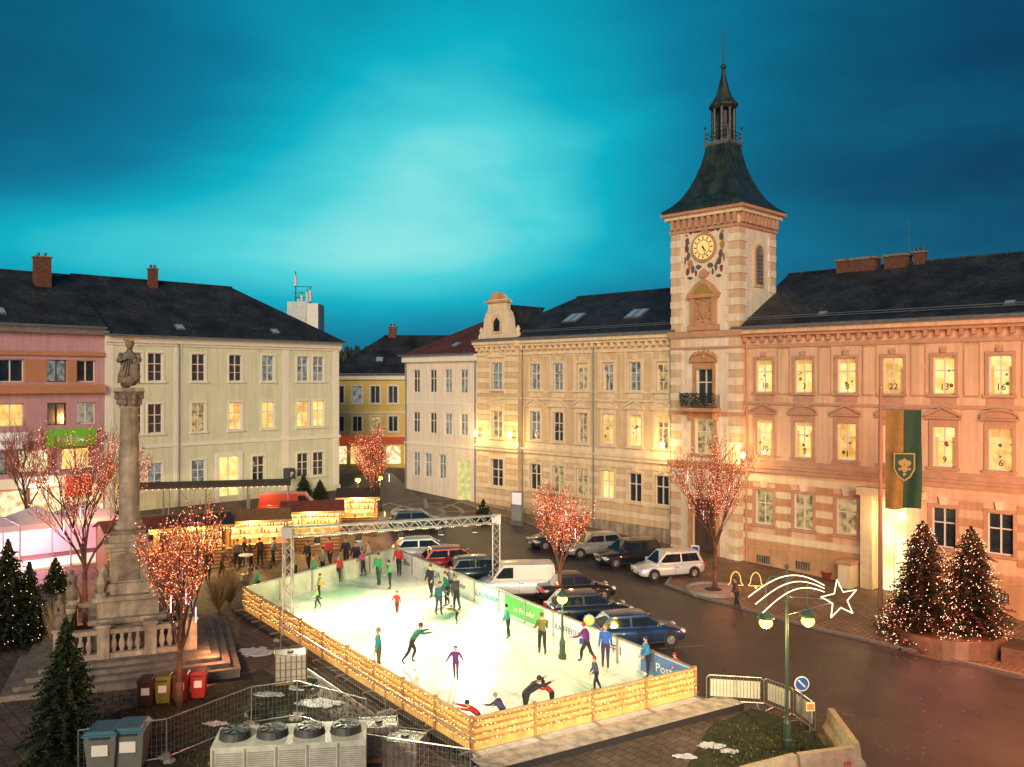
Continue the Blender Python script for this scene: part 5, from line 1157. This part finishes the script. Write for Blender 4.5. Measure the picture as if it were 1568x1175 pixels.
for x in(-.55,.55):
    b.tube([Vector((x+a_,0,z_)) for a_,z_ in((-.42,.3),(-.30,.45),(-.25,.8),(-.14,1.0),(0,1.08),(.14,1.0),(.25,.8),(.30,.45),(.42,.3),(-.42,.3))],.022,5,ledg); b.sph((x,0,.22),.08,ledg,8); b.cyl((x,0,0),(x,0,.3),.02,.02,5,steel)
b.build('bells',e)
def barrier(A,B,name='crowd_barrier'):
    d=B-A;L=d.length;e=empty(name,A,math.atan2(d.y,d.x)); b=MB(); sl=d.z/L
    fr=[Vector((0,0,.15)),Vector((0,0,1.0)),Vector((.1,0,1.1)),Vector((L-.1,0,1.1+d.z)),Vector((L,0,1.0+d.z)),Vector((L,0,.15+d.z)),Vector((0,0,.15))]
    b.tube(fr,.022,6,steel); n=int(L/.12)
    for k in range(1,n): x=L*k/n; b.cyl((x,0,.16+sl*x),(x,0,1.09+sl*x),.009,.009,4,steel,False)
    for x in(.25,L-.25): b.cyl((x,-.3,.02+sl*x),(x,.3,.02+sl*x),.02,.02,5,steel); b.cyl((x,0,.02+sl*x),(x,0,.16+sl*x),.02,.02,5,steel)
    b.poly([(.15,.02,.3),(L-.15,.02,.3+d.z),(L-.15,.02,.95+d.z),(.15,.02,.95)],mat('barrier_mesh_sheet',(.55,.50,.38),.7,.15,3)); b.build('rails',e)
bp=[(1082,1078),(1170,1083),(1215,1100),(1248,1125)]
for a,c in zip(bp[:-1],bp[1:]): barrier(site(*a),site(*c))
def jersey(A,B,name='concrete_barrier'):
    d=B-A;L=d.length;e=empty(name,A,math.atan2(d.y,d.x)); b=MB(); m_=mat('cast_concrete',(.36,.28,.19),.85,.25,3,.5)
    b.M=Matrix.Rotation(math.pi/2,4,'Z')
    b.prism([(-.3,-.3),(.3,-.3),(.3,.12),(.16,.3),(.1,.78),(-.1,.78),(-.16,.3),(-.3,.12)],-L+.03,0,m_); b.M=Matrix.Identity(4)
    b.build('block',e); text('m',e,(L*.8,-.24,.25),.35,mat('sign_red_letters',(.5,.03,.02),.5))
jersey(site(1272,1118),site(1312,1180));jersey(site(1222,1192),site(1308,1182));jersey(site(1135,1215),site(1218,1194))
def meshfence(A,B):
    d=B-A;L=d.length;e=empty('mesh_fence',A,math.atan2(d.y,d.x)); b=MB(); sl=d.z/L
    b.tube([Vector((0,0,.1)),Vector((0,0,1.3)),Vector((L,0,1.3+d.z)),Vector((L,0,.1+d.z)),Vector((0,0,.1))],.024,6,steel)
    n=int(L/.14)
    for k in range(1,n): x=L*k/n; b.cyl((x,0,.1+sl*x),(x,0,1.3+sl*x),.005,.005,3,steel,False)
    for k in range(1,6): z=.1+1.2*k/6; b.cyl((0,0,z),(L,0,z+d.z),.005,.005,3,steel,False)
    for x in(0,L): b.box(x-.1,x+.1,-.3,.3,-.02,.1,kerbm)
    b.build('panel',e)
mf=[(120,1185),(255,1165),(385,1110),(455,1100),(560,1130)]
for a,c in zip(mf[:-1],mf[1:]): meshfence(site(*a),site(*c))
meshfence(site(590,1110),site(720,1195));meshfence(site(430,1000),site(590,1110)); meshfence(site(560,1190),site(720,1215))
p=site(447,1215); e=empty('chiller_unit',p,D(8)); b=MB(); cw=mat('chiller_casing',(.28,.27,.24),.5,.25,3,.1)
Lc,Dc,Hc=4.3,1.5,1.75
b.box(-Lc/2,Lc/2,-Dc/2,Dc/2,.15,Hc,cw)
for k in range(5): b.box(-Lc/2+.05+.86*k,-Lc/2+.10+.86*k,-Dc/2-.02,-Dc/2-.002,.2,Hc-.05,steel)
for k in range(5):
    for j in range(22): b.box(-Lc/2+.14+.86*k,min(Lc/2-.02,-Lc/2+.86+.86*k),-Dc/2-.015,-Dc/2-.003,.3+.06*j,.325+.06*j,steel)
for k in range(4):
    x=-Lc/2+.55+1.05*k; b.cyl((x,0,Hc),(x,0,Hc+.2),.46,.42,20,blackp); b.cyl((x,0,Hc+.201),(x,0,Hc+.205),.37,.37,20,ironB)
    for j in range(7): a=j*.9; b.poly([(x,0,Hc+.215),(x+.35*math.cos(a),.35*math.sin(a),Hc+.215),(x+.35*math.cos(a+.45),.35*math.sin(a+.45),Hc+.23)],zinc)
    for r_ in(.12,.2,.28,.36): b.tube([Vector((x+r_*math.cos(t),r_*math.sin(t),Hc+.24)) for t in [6.2832*i/16 for i in range(17)]],.006,3,ironB)
for sx in(-1,1): b.box(sx*1.8-.1,sx*1.8+.1,-.7,.7,-.1,.149,blackp)
b.build('casing',e)
def ibc(px,py,rot,fill,name='water_tank_cage'):
    p=site(px,py); e=empty(name,p,rot); b=MB(); b.box(-.6,.6,-.5,.5,0,.15,wood); b.box(-.56,.56,-.46,.46,.16,1.1,fill); b.cyl((0,0,1.1),(0,0,1.16),.12,.12,12,blackp)
    for k in range(7): x=-.6+.2*k; [b.cyl((x,y,.15),(x,y,1.15),.012,.012,4,steel) for y in(-.5,.5)]
    for k in range(6): y=-.5+.2*k; [b.cyl((x,y,.15),(x,y,1.15),.012,.012,4,steel) for x in(-.6,.6)]
    for z in(.3,.58,.86,1.15): b.tube([Vector((-.6,-.5,z)),Vector((.6,-.5,z)),Vector((.6,.5,z)),Vector((-.6,.5,z)),Vector((-.6,-.5,z))],.012,4,steel)
    b.build('cage',e)
wg=mat('wrapped_goods',(.16,.12,.10),.4,.5,4,.9)
ibc(445,1042,D(15),mat('tank_plastic',(.42,.37,.29),.5,.2,2));ibc(620,1182,D(-15),wg,'wrapped_pallet');ibc(580,1158,D(10),wg,'wrapped_pallet')
def bin_(px,py,col_,w_=.5,h=1.0,rot=0,name='waste_bin',lid=None):
    p=site(px,py); e=empty(name,p,rot); b=MB(); m_=mat('bin_'+'_'.join('%d'%int(100*c) for c in col_),col_,.5,.15,4)
    i=b.add([(-w_*.4,-w_*.4,.05),(w_*.4,-w_*.4,.05),(w_*.4,w_*.4,.05),(-w_*.4,w_*.4,.05),(-w_*.5,-w_*.5,h*.9),(w_*.5,-w_*.5,h*.9),(w_*.5,w_*.5,h*.9),(-w_*.5,w_*.5,h*.9)])
    for f4 in((0,1,5,4),(1,2,6,5),(2,3,7,6),(3,0,4,7),(0,3,2,1),(4,5,6,7)): b.face([i+k for k in f4],m_)
    l_=lid or m_
    b.box(-w_*.55,w_*.55,-w_*.57,w_*.55,h*.9,h*.94,l_); b.prism([(-w_*.52,h*.94),(w_*.52,h*.94),(w_*.4,h*1.02),(-w_*.4,h*1.02)],-w_*.5,w_*.5,l_)
    b.box(-w_*.25,w_*.25,-w_*.5-.012,-w_*.5+.03,h*.45,h*.7,whitetrim); b.box(-w_*.3,w_*.3,-w_*.62,-w_*.575,h*.86,h*.9,blackp)
    for s_ in(-1,1): b.cyl((s_*w_*.35,w_*.5,.1),(s_*w_*.25,w_*.5,.1),.1,.1,10,tyre)
    b.build('body',e)
for k,(x,y,c_) in enumerate(((225,1080,(.06,.02,.015)),(251,1076,(.20,.18,.02)),(278,1072,(.22,.03,.02)),(305,1068,(.45,.03,.02)))): bin_(x,y,c_,.55,1.0,D(10))
bt=mat('bin_lid_blue',(.05,.16,.20),.4)
bin_(160,1178,(.14,.15,.13),.92,1.3,D(8),'recycling_container',bt);bin_(202,1172,(.14,.15,.13),.92,1.3,D(8),'recycling_container',bt)
for (px,py) in((470,1052),(395,1100)):
    p=site(px,py); b=MB()
    for k in range(5): r_=.35+.03*k; b.tube([Vector((p.x+r_*math.cos(t),p.y+r_*math.sin(t),p.z+.03+.035*k)) for t in [6.2832*i/20 for i in range(21)]],.022,5,blackp)
    b.build('cable_coil')
b=MB()
for k in range(3):
    A=site(540,1150);B=site(650,1120); pts=[A.lerp(B,t/8)+Vector((.15*math.sin(t*1.3+k),.12*k,.12+.03*k)) for t in range(9)]; b.tube(pts,.06,7,blackp)
b.build('coolant_hoses')

# ================================================================== SKY / LIGHT
wd=bpy.data.worlds.new("World"); scene.world=wd; wd.use_nodes=True; nt=wd.node_tree; n=nt.nodes; l=nt.links
bg=n['Background']
tc=n.new('ShaderNodeTexCoord'); sep=n.new('ShaderNodeSeparateXYZ'); l.new(tc.outputs['Generated'],sep.inputs[0])
def math_(op,a,b=None,clamp=False):
    m=n.new('ShaderNodeMath'); m.operation=op; m.use_clamp=clamp
    for i,v in enumerate((a,b)):
        if v is None: continue
        if isinstance(v,(int,float)): m.inputs[i].default_value=v
        else: l.new(v,m.inputs[i])
    return m.outputs[0]
def lobe(x0,z0,sx,sz):
    dx=math_('MULTIPLY',math_('SUBTRACT',sep.outputs['X'],x0),1/sx); dz=math_('MULTIPLY',math_('SUBTRACT',sep.outputs['Z'],z0),1/sz)
    r2=math_('ADD',math_('MULTIPLY',dx,dx),math_('MULTIPLY',dz,dz)); return math_('POWER',2.718,math_('MULTIPLY',r2,-1))
g1=lobe(-.08,.20,.24,.14); g2=lobe(-.38,.14,.32,.05); g3=lobe(-.02,.36,.32,.2); g4=lobe(-.2,.10,.5,.08)
def cloud(scale,sx,sz,rot,det,dist):
    mp=n.new('ShaderNodeMapping'); mp.inputs['Scale'].default_value=(sx,sx,sz); mp.inputs['Rotation'].default_value=(0,math.radians(rot),0); l.new(tc.outputs['Generated'],mp.inputs['Vector'])
    no=n.new('ShaderNodeTexNoise'); no.inputs['Scale'].default_value=scale; no.inputs['Detail'].default_value=det; no.inputs['Roughness'].default_value=.46; no.inputs['Distortion'].default_value=dist; l.new(mp.outputs[0],no.inputs['Vector'])
    return math_('SUBTRACT',no.outputs['Fac'],.5)
cl=math_('ADD',math_('MULTIPLY',cloud(1.5,1.5,4.6,22,4,.3),.85),math_('MULTIPLY',cloud(4.0,1.4,4.0,-20,4,.4),.20))
tot=math_('ADD',math_('ADD',math_('MULTIPLY',g1,.46),math_('MULTIPLY',g2,.32)),math_('ADD',math_('MULTIPLY',g3,.24),math_('ADD',math_('MULTIPLY',g4,.10),.235)))
tot=math_('ADD',tot,math_('MULTIPLY',cl,math_('ADD',.40,math_('MULTIPLY',g1,.30))),True)
cr=n.new('ShaderNodeValToRGB'); l.new(tot,cr.inputs['Fac']); el=cr.color_ramp.elements
el[0].position=0; el[0].color=(.0,.010,.032,1); el[1].position=1; el[1].color=(.36,.86,.82,1)
for p_,c_ in((.2,(.0,.050,.12)),(.42,(.0,.20,.34)),(.62,(.0,.43,.56)),(.8,(.07,.64,.70))):
    e_=el.new(p_); e_.color=(*c_,1)
nis=n.new('ShaderNodeTexSky'); nis.sky_type='NISHITA'; nis.sun_disc=False; nis.sun_elevation=math.radians(2); nis.sun_rotation=math.radians(180)
mx=n.new('ShaderNodeMix'); mx.data_type='RGBA'; mx.blend_type='ADD'; mx.inputs['Factor'].default_value=.004
l.new(cr.outputs['Color'],mx.inputs['A']); l.new(nis.outputs['Color'],mx.inputs['B']); l.new(mx.outputs['Result'],bg.inputs['Color']); bg.inputs['Strength'].default_value=1.0
fill_sun=bpy.data.lights.new('fill_sun','SUN'); fill_sun.energy=2.75; fill_sun.angle=math.radians(30); fill_sun.color=(1,.77,.56)  # soft warm fill added from behind the camera to offset the teal sky
so=bpy.data.objects.new('fill_sun',fill_sun); scene.collection.objects.link(so); so.rotation_euler=(math.radians(72),0,math.radians(-6))
cam=bpy.data.cameras.new('camera'); co=bpy.data.objects.new('camera',cam); scene.collection.objects.link(co); co.location=(0,0,CAMH); co.rotation_euler=(math.pi/2,0,0)
cam.sensor_width=36; cam.lens=F/1568*36; cam.shift_y=-(587.5-583)/1568; cam.clip_end=5000; cam.clip_start=.1
scene.camera=co
scene.view_settings.view_transform='Standard'; scene.view_settings.look='None'; scene.view_settings.exposure=0
